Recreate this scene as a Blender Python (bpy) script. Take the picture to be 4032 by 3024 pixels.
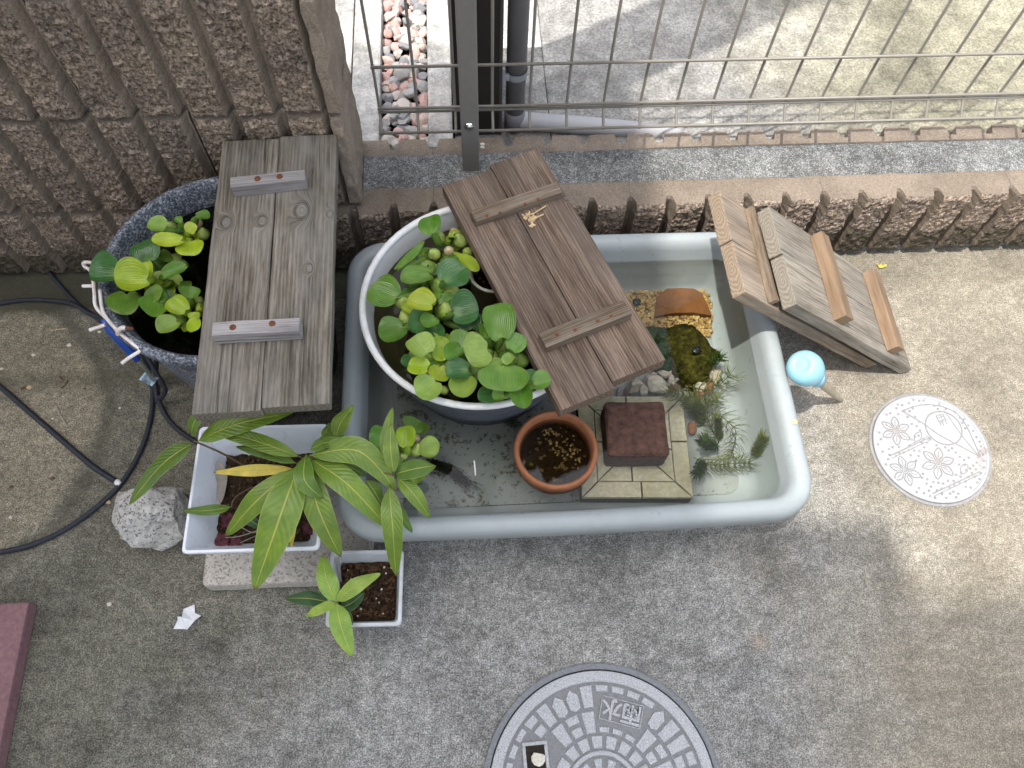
import bpy, bmesh, math, random
from mathutils import Vector, Matrix, Euler, noise
R = math.radians
random.seed(7)
S = bpy.context.scene
for o in list(bpy.data.objects): bpy.data.objects.remove(o)
COL = S.collection

# ---------------------------------------------------------------- camera, sky, sun, exposure
HC = 1.49                                   # camera height above the concrete
FPX, PW, PH = 3100.0, 4032.0, 3024.0        # focal length in pixels of the 4032 px wide frame
CR = ((0.998, -0.0568, 0.0243), (-0.0404, -0.8999, -0.4343), (0.0466, 0.4324, -0.9005))
_r = Vector(CR[0]).normalized(); _f = Vector(CR[2]); _f = (_f - _r*_f.dot(_r)).normalized(); _d = _f.cross(_r)
cam = bpy.data.cameras.new('camera'); camo = bpy.data.objects.new('camera', cam); COL.objects.link(camo)
cam.sensor_width = 36; cam.lens = 36*FPX/PW; cam.clip_end = 500; cam.clip_start = .02
m = Matrix.Identity(4)
for i in range(3): m[i][0] = _r[i]; m[i][1] = -_d[i]; m[i][2] = -_f[i]
m[2][3] = HC
camo.matrix_world = m
S.camera = camo
SHX, SHY = .30, .155                         # shadow offset per metre of height
w = bpy.data.worlds.new('World'); S.world = w; w.use_nodes = True
wt = w.node_tree; bg = wt.nodes['Background']
sky = wt.nodes.new('ShaderNodeTexSky'); sky.sky_type = 'NISHITA'; sky.sun_disc = False
sky.sun_elevation = math.atan(1/math.hypot(SHX, SHY)); sky.sun_rotation = math.atan2(-SHX, -SHY)
sky.air_density = 1.2; sky.dust_density = 5.0; sky.ozone_density = 1.0
hs = wt.nodes.new('ShaderNodeHueSaturation'); hs.inputs['Saturation'].default_value = .5      # hazy, half clouded sky
wt.links.new(sky.outputs[0], hs.inputs['Color']); wt.links.new(hs.outputs[0], bg.inputs[0]); bg.inputs[1].default_value = .15
sl = bpy.data.lights.new('sun', 'SUN'); slo = bpy.data.objects.new('sun', sl); COL.objects.link(slo)
sl.energy = 2.0; sl.angle = R(.7); sl.color = (1, .95, .87)
slo.rotation_euler = Vector((SHX, SHY, -1)).to_track_quat('-Z', 'Y').to_euler(); slo.location = (-2, -1, 6)
S.view_settings.view_transform = 'Standard'; S.view_settings.look = 'None'
S.view_settings.gamma = 1; S.view_settings.use_curve_mapping = False
S.view_settings.exposure = 1.36
S.render.engine = 'CYCLES'

# ---------------------------------------------------------------- where a measured point of the plan lies
def G(x, y, z=0.0):
    d = _r*((x-PW/2)/FPX) + _d*((y-PH/2)/FPX) + _f
    t = (z-HC)/d.z
    return Vector((d.x*t, d.y*t, z))
def crop(ox, oy, k): return lambda x, y, z=0.0: G(ox+k*x, oy+k*y, z)
K4 = crop(0, 800, .663); K5 = crop(1250, 750, .5424); K7 = crop(450, 1500, .6931); K8 = crop(1800, 2500, .5425)
KB = crop(2750, 700, .6028); KS = crop(3300, 1450, .3919); KR = crop(300, 850, .4219); KP = crop(2300, 1050, .3919)
KH = crop(0, 1200, .603); KW = crop(2600, 1400, .3618); KT = crop(1400, 1600, .3316); K2 = crop(1300, 0, .663)
KL = crop(1700, 560, .663)
def P(x, y, z=0.0): return G(x*1.8228, y*1.8228, z)

# ---------------------------------------------------------------- node helpers
class T:
    def __init__(s, name):
        s.m = bpy.data.materials.new(name); s.m.use_nodes = True; s.t = s.m.node_tree
        s.t.nodes.clear(); s.out = s.t.nodes.new('ShaderNodeOutputMaterial')
    def n(s, typ, ins=None, **props):
        nd = s.t.nodes.new('ShaderNode'+typ)
        for k, v in props.items(): setattr(nd, k, v)
        for k, v in (ins or {}).items():
            sk = nd.inputs[k]
            if isinstance(v, bpy.types.NodeSocket): s.t.links.new(v, sk)
            elif isinstance(v, tuple) and len(v) == 3 and sk.type == 'RGBA': sk.default_value = (*v, 1)
            else: sk.default_value = v
        return nd
    def co(s, which='Object'): return s.n('TexCoord').outputs[which]
    def map(s, vec, scale=(1, 1, 1), loc=(0, 0, 0), rot=(0, 0, 0)):
        return s.n('Mapping', {'Vector': vec, 'Scale': scale, 'Location': loc, 'Rotation': rot}).outputs[0]
    def noise(s, vec, scale, detail=3, rough=.55, dist=0):
        return s.n('TexNoise', {'Vector': vec, 'Scale': scale, 'Detail': detail, 'Roughness': rough, 'Distortion': dist}).outputs[0]
    def vor(s, vec, scale, out='Distance', feature='F1'):
        return s.n('TexVoronoi', {'Vector': vec, 'Scale': scale}, feature=feature).outputs[out]
    def ramp(s, fac, stops, interp='LINEAR'):
        nd = s.n('ValToRGB', {0: fac}); r = nd.color_ramp; r.interpolation = interp
        while len(r.elements) < len(stops): r.elements.new(.5)
        for e, (p, c) in zip(r.elements, stops):
            e.position = p; e.color = (*c, 1) if isinstance(c, tuple) else (c, c, c, 1)
        return nd.outputs[0]
    def mix(s, fac, a, b, blend='MIX'):
        nd = s.n('Mix', data_type='RGBA', blend_type=blend)
        for i, v in ((0, fac), (6, a), (7, b)):
            if isinstance(v, bpy.types.NodeSocket): s.t.links.new(v, nd.inputs[i])
            elif isinstance(v, tuple): nd.inputs[i].default_value = (*v, 1)
            else: nd.inputs[i].default_value = v if i == 0 else (v, v, v, 1)
        return nd.outputs[2]
    def math(s, op, a, b=0.0, c=0.0, clamp=False):
        nd = s.n('Math', {0: a, 1: b, 2: c}, operation=op); nd.use_clamp = clamp; return nd.outputs[0]
    def sep(s, v): return s.n('SeparateXYZ', {0: v}).outputs
    def bump(s, h, strength=.5, dist=.002, normal=None):
        i = {'Height': h, 'Strength': strength, 'Distance': dist}
        if normal: i['Normal'] = normal
        return s.n('Bump', i).outputs[0]
    def rnd(s): return s.n('ObjectInfo').outputs['Random']
    def pr(s, color, rough=.8, normal=None, spec=.3, **kw):
        i = {'Base Color': color, 'Roughness': rough, 'Specular IOR Level': spec}
        if normal: i['Normal'] = normal
        i.update(kw)
        b = s.n('BsdfPrincipled', i)
        s.t.links.new(b.outputs[0], s.out.inputs[0]); return b
    def surf(s, sh): s.t.links.new(sh, s.out.inputs[0])

M = {}
def concrete(name, dark, mid, light, scale=260, macro=4, bump=.5, stain_tint=None, speck=.5):
    t = T(name); o = t.co()
    a = t.noise(o, scale*1.35, 3, .8); b = t.noise(o, scale*.4, 3, .6); c = t.noise(o, macro, 6, .62)
    f = t.math('ADD', t.math('MULTIPLY', a, .78), t.math('MULTIPLY', b, .22))
    col = t.ramp(f, [(.40, dark), (.5, mid), (.61, light)])
    col = t.mix(1, col, t.ramp(c, [(.3, .58), (.5, 1.0), (.72, 1.28)]), 'MULTIPLY')
    col = t.mix(1, col, t.ramp(t.noise(o, scale*.14, 5, .75), [(.34, .72), (.5, 1.0), (.66, 1.34)]), 'MULTIPLY')
    g = t.vor(o, scale*1.3, 'Color'); gv = t.n('SeparateColor', {0: g}).outputs[0]
    col = t.mix(t.ramp(gv, [(.93, 0.0), (.97, speck*.7)]), col, light)
    col = t.mix(t.ramp(gv, [(.02, speck*.5), (.06, 0.0)]), col, dark)
    if stain_tint: col = stain_tint(t, o, col)
    nrm = t.bump(f, bump, .0025)
    t.pr(col, .9, nrm, .2)
    M[name] = t.m
def ground_stains_suntint(t, o, col):
    x, y, z = t.sep(o)[:3]
    n1 = t.noise(o, 2.2, 5, .6); n2 = t.noise(o, 9, 5, .65)
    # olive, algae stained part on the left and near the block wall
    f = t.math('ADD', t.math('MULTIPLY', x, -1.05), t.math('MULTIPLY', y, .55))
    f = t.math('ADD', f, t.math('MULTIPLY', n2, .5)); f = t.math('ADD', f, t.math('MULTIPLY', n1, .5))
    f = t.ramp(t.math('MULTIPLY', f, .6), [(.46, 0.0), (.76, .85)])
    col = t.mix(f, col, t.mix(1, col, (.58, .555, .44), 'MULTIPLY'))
    # warm tint of sunlight painted into the concrete to the right
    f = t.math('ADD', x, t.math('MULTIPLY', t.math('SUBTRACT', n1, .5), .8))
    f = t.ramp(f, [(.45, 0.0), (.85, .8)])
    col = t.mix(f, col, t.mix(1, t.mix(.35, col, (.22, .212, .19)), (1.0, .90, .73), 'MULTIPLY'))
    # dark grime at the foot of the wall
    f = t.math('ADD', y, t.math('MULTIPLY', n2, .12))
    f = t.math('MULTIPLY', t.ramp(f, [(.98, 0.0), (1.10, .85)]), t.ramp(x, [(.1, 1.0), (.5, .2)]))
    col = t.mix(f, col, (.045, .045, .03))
    # old round patch of paler concrete at the left, dark moss line round it
    d = t.n('VectorMath', {0: o, 1: (-1.08, .66, 0)}, operation='DISTANCE').outputs[1]
    d = t.math('ADD', d, t.math('MULTIPLY', t.noise(o, 7, 3), .05))
    col = t.mix(t.ramp(d, [(.325, .55), (.345, .0)]), col, t.mix(1, col, (1.7, 1.55, 1.4), 'MULTIPLY'))
    col = t.mix(t.ramp(d, [(.335, 0.0), (.352, .5), (.36, .45), (.378, 0.0)]), col, (.07, .065, .045))
    # straight joint across the left side
    j = t.math('ABSOLUTE', t.math('ADD', t.math('SUBTRACT', y, .775), t.math('MULTIPLY', t.noise(o, 12, 2), .02)))
    col = t.mix(t.math('MULTIPLY', t.ramp(j, [(.0, .5), (.035, .0)]), t.ramp(x, [(-.0, 1.0), (.0001, 0.0)])), col, (.07, .065, .045))
    # rust spot
    d = t.n('VectorMath', {0: o, 1: tuple(P(1640, 1385))}, operation='DISTANCE').outputs[1]
    col = t.mix(t.ramp(t.math('ADD', d, t.math('MULTIPLY', n2, .03)), [(.012, .35), (.04, 0.0)]), col, (.30, .19, .09))
    return col
concrete('ground', (.085, .085, .080), (.205, .202, .19), (.44, .435, .415), 280, 5, .5, ground_stains_suntint)
def back_tint(t, o, col):  # concrete turns yellower towards the right
    x = t.sep(t.n('NewGeometry').outputs['Position'])[0]
    f = t.math('ADD', x, t.math('MULTIPLY', t.math('SUBTRACT', t.noise(o, 3, 4), .5), .9))
    return t.mix(t.ramp(f, [(.55, 0.0), (1.0, .8)]), col, t.mix(1, col, (.95, .92, .68), 'MULTIPLY'))
concrete('back_concrete', (.155, .15, .14), (.235, .228, .213), (.32, .312, .295), 120, 3.5, .25, back_tint, .25)
concrete('curb_concrete', (.28, .276, .265), (.35, .343, .328), (.43, .42, .405), 120, 6, .25, None, .2)
concrete('mortar', (.075, .078, .075), (.12, .122, .118), (.34, .345, .34), 300, 8, .8, None, .9)
concrete('joint_mortar', (.09, .095, .10), (.13, .135, .14), (.18, .19, .20), 200, 8, .5, None, .3)

def wallmat():
    t = T('split_block'); o = t.co(); g = t.n('NewGeometry').outputs['Position']
    a = t.noise(g, 160, 5, .7); b = t.noise(g, 14, 5, .6); v = t.vor(g, 330, 'Color')
    col = t.ramp(a, [(.37, (.115, .088, .068)), (.5, (.345, .275, .218)), (.62, (.59, .495, .405))])
    col = t.mix(1, col, t.ramp(b, [(.3, (.62, .62, .62)), (.52, (1, .97, .95)), (.75, (1.2, 1.15, 1.05))]), 'MULTIPLY')
    sc = t.n('SeparateColor', {0: v}).outputs
    col = t.mix(t.ramp(sc[0], [(.95, 0.0), (.98, .7)]), col, (.45, .42, .38))
    col = t.mix(t.ramp(sc[1], [(.90, 0.0), (.95, .6)]), col, (.10, .10, .105))
    z = t.sep(g)[2]
    f = t.math('ADD', z, t.math('MULTIPLY', t.noise(g, 8, 4), -.16))
    col = t.mix(t.ramp(f, [(-.09, .8), (.03, 0.0)]), col, (.06, .055, .035))
    h = t.math('ADD', t.math('MULTIPLY', a, .6), t.math('MULTIPLY', t.noise(t.map(g, (1, 1, 2.0)), 110, 5, .7), 1.3))
    t.pr(col, .92, t.bump(h, 1.0, .007), .15); M['split_block'] = t.m
    for nm, kk in (('shaded_block', 1.35), ('sunlit_block', .86)):  # one smooth colour: raised for the shaded wall, lowered for the sunlit one
     t = T(nm); g = t.n('NewGeometry').outputs['Position']
     a = t.noise(g, 260, 4, .7); b = t.noise(g, 9, 4, .6)
     col = t.ramp(a, [(.3, (.16*kk, .132*kk, .104*kk)), (.5, (.23*kk, .194*kk, .157*kk)), (.7, (.30*kk, .26*kk, .217*kk))])
     col = t.mix(1, col, t.ramp(b, [(.3, (.7, .68, .66)), (.6, (1.05, 1.02, 1))]), 'MULTIPLY')
     t.pr(col, .92, t.bump(t.noise(t.map(g, (1, 1, 1.8)), 90, 5, .6), .5, .003), .15); M[nm] = t.m
wallmat()

def wood(name, dark, mid, light, weather=.4, grain=1.0, knots=(), crackle=.5, bump=.5, weather_col=(.42, .41, .39)):
    t = T(name); o = t.co(); rnd = t.rnd()
    off = t.n('CombineXYZ', {0: t.math('MULTIPLY', rnd, 7), 1: t.math('MULTIPLY', rnd, 3), 2: t.math('MULTIPLY', rnd, 5)}).outputs[0]
    vec = o; kmask = None
    for (kx, ky, kr) in knots:
        dv = t.n('VectorMath', {0: t.map(o, (1, 1.5, 0), (0, 0, 0)), 1: (kx, ky*1.5, 0)}, operation='DISTANCE').outputs[1]
        k = t.ramp(t.math('DIVIDE', dv, kr), [(.0, 1.0), (1.0, 0.0)], 'EASE')
        kmask = k if kmask is None else t.math('MAXIMUM', kmask, k)
    v2 = t.n('VectorMath', {0: vec, 1: off}, operation='ADD').outputs[0]
    if kmask:
        x, y, z = t.sep(v2)[:3]
        v2 = t.n('CombineXYZ', {0: x, 1: t.math('ADD', y, t.math('MULTIPLY', kmask, .03)), 2: z}).outputs[0]
    warp = t.noise(v2, 5, 2)
    g1 = t.noise(t.map(v2, (5.0, 70*grain, 70*grain)), 1.0, 7, .72, .5)
    g2 = t.noise(t.map(v2, (16, 300*grain, 300*grain)), 1.0, 5, .8)
    ring = t.n('TexWave', {'Vector': t.map(v2, (2.2, 60*grain, 60*grain)), 'Scale': 1.0, 'Distortion': 9.0, 'Detail': 3.0, 'Detail Scale': .8}, wave_type='BANDS', bands_direction='Y').outputs[1]
    f = t.math('ADD', t.math('ADD', t.math('MULTIPLY', g1, .55), t.math('MULTIPLY', g2, .38)), t.math('MULTIPLY', ring, .07))
    col = t.ramp(f, [(.34, dark), (.48, mid), (.62, light)])
    blot = t.noise(t.map(v2, (6, 16, 16)), 1.0, 5, .65)
    col = t.mix(t.ramp(blot, [(.42, 0.0), (.68, weather)]), col, weather_col)
    col = t.mix(1, col, t.ramp(t.noise(t.map(v2, (4, 9, 9)), 1.0, 3), [(.3, .72), (.65, 1.12)]), 'MULTIPLY')
    crk = t.noise(t.map(v2, (3.0, 170*grain, 170*grain)), 1.0, 3, .6)
    crk = t.ramp(crk, [(.32, crackle), (.39, 0.0)])
    col = t.mix(crk, col, tuple(c*.35 for c in dark))
    if kmask:
        rg = t.n('TexWave', {'Vector': t.n('CombineXYZ', {0: kmask}).outputs[0], 'Scale': 2.2, 'Distortion': .8, 'Detail': 2.0}, wave_type='BANDS').outputs[1]
        col = t.mix(t.math('MULTIPLY', t.ramp(kmask, [(.35, 0.0), (.6, .75)]), rg), col, tuple(c*.7 for c in dark))
        col = t.mix(t.ramp(kmask, [(.72, 0.0), (.8, .45)]), col, weather_col)
    # end grain
    nx = t.math('ABSOLUTE', t.sep(t.n('TexCoord').outputs['Normal'])[0])
    eg = t.n('TexWave', {'Vector': t.map(o, (0, 60, 130)), 'Scale': .6, 'Distortion': 9.0, 'Detail': 4.0}, wave_type='RINGS').outputs[1]
    col = t.mix(t.ramp(nx, [(.6, 0.0), (.8, 1.0)]), col, t.mix(t.math('MULTIPLY', eg, t.noise(o, 200, 4, .7)), tuple(c*.85 for c in mid), tuple(c*.95 for c in light)))
    h = t.math('SUBTRACT', f, t.math('MULTIPLY', crk, .6))
    t.pr(col, .82, t.bump(h, bump, .0025), .2); M[name] = t.m
wood('wood_grey_left', (0.040, 0.034, 0.027), (0.145, 0.126, 0.101), (0.292, 0.265, 0.219), .55, .8, ((.085, .028, .03), (.085, -.032, .026)), .6, .7, (.30, .285, .265))
wood('wood_grey_right', (0.040, 0.034, 0.027), (0.142, 0.126, 0.101), (0.292, 0.265, 0.219), .5, .8, ((.098, .005, .042), (.088, -.042, .018), (-.02, -.012, .02)), .6, .7, (.30, .285, .265))
wood('wood_pale', (0.160, 0.148, 0.144), (0.304, 0.288, 0.284), (0.416, 0.400, 0.400), .4, 1.5, (), .7, .7, (.5, .48, .48))
wood('wood_brown', (0.039, 0.027, 0.019), (0.125, 0.087, 0.061), (0.265, 0.198, 0.149), .35, 1.0, ((.12, -.046, .014),), .55, .6, (.20, .172, .155))
wood('wood_brown_cleat', (0.066, 0.047, 0.030), (0.153, 0.114, 0.078), (0.277, 0.228, 0.175), .4, 1.3, (), .7, .8, (.27, .245, .22))
wood('wood_tan', (0.075, 0.055, 0.038), (0.218, 0.167, 0.119), (0.359, 0.286, 0.216), .45, .7, (), .4, .5, (.25, .222, .19))
wood('wood_grey_tan', (0.069, 0.058, 0.045), (0.191, 0.168, 0.135), (0.317, 0.286, 0.238), .55, .7, (), .45, .5, (.27, .25, .22))
wood('wood_orange', (0.133, 0.082, 0.048), (0.234, 0.156, 0.098), (0.296, 0.211, 0.140), .25, .9, (), .25, .4, (.30, .24, .18))

def simple(name, col, rough=.5, spec=.4, metal=0, var=.12, vscale=60, bump=0.0, bscale=300, dirt=None, dirt_amt=.0, dirt_scale=12, **kw):
    t = T(name); o = t.co()
    n = t.noise(o, vscale, 4, .6)
    c = t.mix(1, col, t.ramp(n, [(.3, 1-var), (.7, 1+var)]), 'MULTIPLY')
    if dirt: c = t.mix(t.ramp(t.noise(o, dirt_scale, 6, .7), [(.48, 0.0), (.7, dirt_amt)]), c, dirt)
    nrm = t.bump(t.noise(o, bscale, 4, .6), bump, .002) if bump else None
    r = t.ramp(t.noise(o, 40, 4, .6), [(.3, max(0, rough-.1)), (.7, min(1, rough+.1))])
    t.pr(c, r, nrm, spec, Metallic=metal, **kw); M[name] = t.m
simple('fence_paint', (.21, .195, .168), .42, .5, 0, .06)
simple('post_paint', (.19, .182, .168), .5, .4, 0, .05)
simple('dark_brown', (.022, .019, .017), .45, .5, 0, .1)
simple('dark_edge', (.06, .055, .05), .45, .5, 0, .1)
simple('pipe_grey', (.20, .195, .21), .45, .4, 0, .06, 8)
simple('pipe_sunlit', (.34, .337, .35), .4, .4, 0, .06, 8)  # paler copy of the pipe grey, sunlight on the elbow put into colour
simple('clamp_grey', (.24, .255, .27), .5, .4)
simple('steel', (.55, .55, .55), .25, .5, 1.0)
simple('rust', (.16, .065, .035), .85, .2, 0, .3, 300, .5)
simple('tray_plastic', (.30, .335, .345), .36, .45, 0, .05, 9, .08, 500, (.17, .172, .15), .3, 9)
simple('tub_white', (.66, .67, .67), .4, .4, 0, .05, 30, .0, 300, (.42, .42, .36), .35, 20)
simple('tub_navy', (.07, .08, .105), .5, .4, 0, .2, 350, .1)
simple('rim_white', (.70, .71, .71), .45, .4, 0, .07, 80, .1, 300, (.5, .45, .4), .4, 30)
simple('white_plastic', (.72, .76, .83), .32, .45, 0, .03, 10, .0, 300, (.5, .5, .47), .2, 25)
simple('planter_grey', (.50, .53, .56), .45, .4, 0, .06, 30, .05, 300, (.33, .33, .32), .5, 18)
simple('terracotta', (.31, .125, .058), .6, .3, 0, .12, 60, .15, 400, (.24, .09, .05), .5, 22)
simple('hose', (.022, .025, .035), .6, .35, 0, .15, 200, .2, 900)
simple('hose_tip', (.75, .73, .78), .5)
simple('wire_white', (.74, .72, .70), .4, .4, 0, .08, 90, 0, 300, (.30, .12, .05), .6, 22)
simple('brush_blue', (.012, .06, .32), .35, .5)
simple('brush_clear', (.20, .20, .15), .2, .5, 0, .1, 60, **{'Alpha': .6})
simple('bristle', (.45, .62, .72), .7, .2, 0, .3, 700)
simple('bulb_blue', (.25, .50, .61), .38, .45, 0, .04, 40)
simple('baster_tube', (.36, .31, .22), .35, .5, 0, .2, 60, **{'Alpha': .82})
simple('paver_red', (.225, .125, .135), .9, .2, 0, .22, 120, .5, 250, (.3, .2, .2), .3, 10)
simple('brick_dark', (.072, .034, .024), .75, .3, 0, .5, 90, 1.0, 150, (.125, .07, .052), .6, 40)
simple('tile_beige', (.50, .455, .335), .85, .2, 0, .18, 120, .5, 260, (.30, .27, .12), .6, 14)
simple('tile_joint', (.05, .045, .03), .9, .2)
simple('shard', (.14, .056, .013), .75, .3, 0, .25, 40, .4, 200, (.16, .06, .02), .5, 30)
simple('snail', (.012, .016, .014), .3, .5)
simple('paper', (.72, .73, .76), .7, .3, 0, .1, 60, .3, 120, (.35, .3, .25), .4, 40)
simple('straw', (.50, .38, .22), .8, .2, 0, .2, 200)
simple('dead_leaf', (.30, .27, .235), .8, .2, 0, .25, 60, .3, 300)
simple('dead_brown', (.12, .075, .04), .85, .2, 0, .3, 120)
simple('pale_chip', (.58, .55, .47), .8, .2, 0, .2, 200)
simple('stem_brown', (.11, .075, .035), .7, .3, 0, .2, 200)
simple('stem_green', (.30, .32, .07), .6, .3, 0, .15, 200)
simple('clover', (.09, .02, .03), .6, .3, 0, .3, 80)
simple('shade_house_wall', (.62, .60, .55), .85, .2)
simple('shade_house_roof', (.16, .16, .17), .7, .3)
simple('dark_earth', (.03, .025, .02), .95, .1, 0, .4, 150, .8, 200)
simple('tub_pot_white', (.55, .56, .50), .5, .4, 0, .1, 30, 0, 300, (.25, .2, .12), .5, 25)
simple('weed', (.085, .10, .024), .85, .08, 0, .3, 60)
simple('weed_dark', (.035, .06, .012), .85, .08, 0, .3, 60)
simple('root_dark', (.018, .016, .014), .8, .2)
def terrazzo():
    t = T('tub_speckle'); o = t.co()
    a = t.noise(o, 260, 3, .7); b = t.noise(o, 60, 3, .6)
    f = t.math('ADD', t.math('MULTIPLY', a, .75), t.math('MULTIPLY', b, .25))
    c = t.ramp(f, [(.38, (.02, .026, .04)), (.5, (.10, .115, .145)), (.60, (.32, .34, .38)), (.68, (.55, .57, .6))])
    t.pr(c, .55, t.bump(a, .2, .001), .35); M['tub_speckle'] = t.m
terrazzo()
def granite(name, base, dk, lt, sc=110, bump=.5):
    t = T(name); o = t.co()
    a = t.n('SeparateColor', {0: t.vor(o, sc*1.6, 'Color')}).outputs[0]; b = t.n('SeparateColor', {0: t.vor(o, sc*2.6, 'Color')}).outputs[1]
    c = t.ramp(t.noise(o, sc*.6, 5, .65), [(.3, tuple(x*.75 for x in base)), (.5, base), (.7, lt)])
    c = t.mix(t.ramp(a, [(.82, 0.0), (.86, .85)]), c, dk); c = t.mix(t.ramp(b, [(.86, 0.0), (.9, .7)]), c, lt)
    c = t.mix(t.ramp(t.noise(o, 9, 5, .6), [(.5, 0.0), (.75, .45)]), c, (.25, .235, .19))
    t.pr(c, .85, t.bump(t.noise(o, sc*2, 4, .7), bump, .003), .3); M[name] = t.m
granite('granite', (.46, .45, .43), (.12, .12, .12), (.62, .61, .59), 190, .8)
granite('granite_slab', (.50, .46, .41), (.25, .21, .17), (.60, .57, .52), 190, .4)
def soilmat(name, dk, lt, chips=.0):
    t = T(name); o = t.co(); n = t.noise(o, 170, 5, .7)
    c = t.ramp(n, [(.3, dk), (.7, lt)])
    if chips: c = t.mix(t.ramp(t.n('SeparateColor', {0: t.vor(o, 160, 'Color')}).outputs[0], [(.93-chips, 0.0), (.96-chips, .85)]), c, (.36, .27, .13))
    t.pr(c, .9, t.bump(n, 1.0, .006), .2); M[name] = t.m
soilmat('soil', (.014, .009, .006), (.085, .052, .03))
soilmat('soil_pellet', (.02, .011, .006), (.08, .045, .022))
soilmat('soil_wet', (.016, .010, .006), (.085, .05, .024), .02)
def pebble(name, cols, bump=.5, spec=.3, rough=.75, sc=40):
    t = T(name); o = t.co()
    c = t.ramp(t.rnd(), [(i/max(1, len(cols)-1), k) for i, k in enumerate(cols)], 'CONSTANT' if len(cols) > 3 else 'LINEAR')
    n = t.noise(o, sc, 5, .65)
    c = t.mix(1, c, t.ramp(n, [(.3, .6), (.7, 1.3)]), 'MULTIPLY')
    t.pr(c, rough, t.bump(n, bump, .004), spec); M[name] = t.m
pebble('gravel_stone', [(.50, .33, .29), (.24, .24, .25), (.56, .42, .37), (.48, .44, .39), (.34, .335, .33), (.54, .36, .33), (.56, .50, .45), (.42, .27, .25)], .3)
pebble('white_stone', [(.46, .42, .34), (.56, .53, .45), (.40, .34, .27)], .8)
pebble('rust_stone', [(.26, .12, .06), (.22, .11, .08)], .6)
pebble('pink_stone', [(.46, .36, .34), (.36, .28, .27)], .5)
def grainmat(name, cols, cell=150):
    t = T(name); o = t.co()
    v = t.n('SeparateColor', {0: t.vor(o, cell, 'Color')}).outputs[0]
    c = t.ramp(v, [(i/(len(cols)-1), k) for i, k in enumerate(cols)])
    t.pr(c, .8, t.bump(t.noise(o, 500, 3), .3, .001), .25); M[name] = t.m
grainmat('tan_pebble', [(.22, .13, .045), (.40, .27, .10), (.50, .36, .16), (.33, .20, .07)], 110)
grainmat('pellet_grain', [(.02, .011, .006), (.06, .032, .015), (.095, .052, .023)], 110)
grainmat('soil_crumb', [(.012, .008, .006), (.06, .035, .02), (.13, .08, .045), (.03, .02, .012)], 110)
def moss(name, a, b, c_):
    t = T(name); o = t.co(); n = t.noise(o, 120, 5, .75); k = t.noise(o, 25, 4, .6)
    c = t.ramp(n, [(.32, a), (.5, b), (.68, c_)]); c = t.mix(t.ramp(k, [(.45, 0.0), (.65, .7)]), c, tuple(x*.5 for x in a))
    t.pr(c, .95, t.bump(n, 1, .008), .1); M[name] = t.m
moss('moss_olive', (.010, .009, .003), (.05, .047, .007), (.125, .118, .016))
moss('moss_green', (.008, .018, .006), (.03, .07, .014), (.075, .12, .03))
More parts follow.
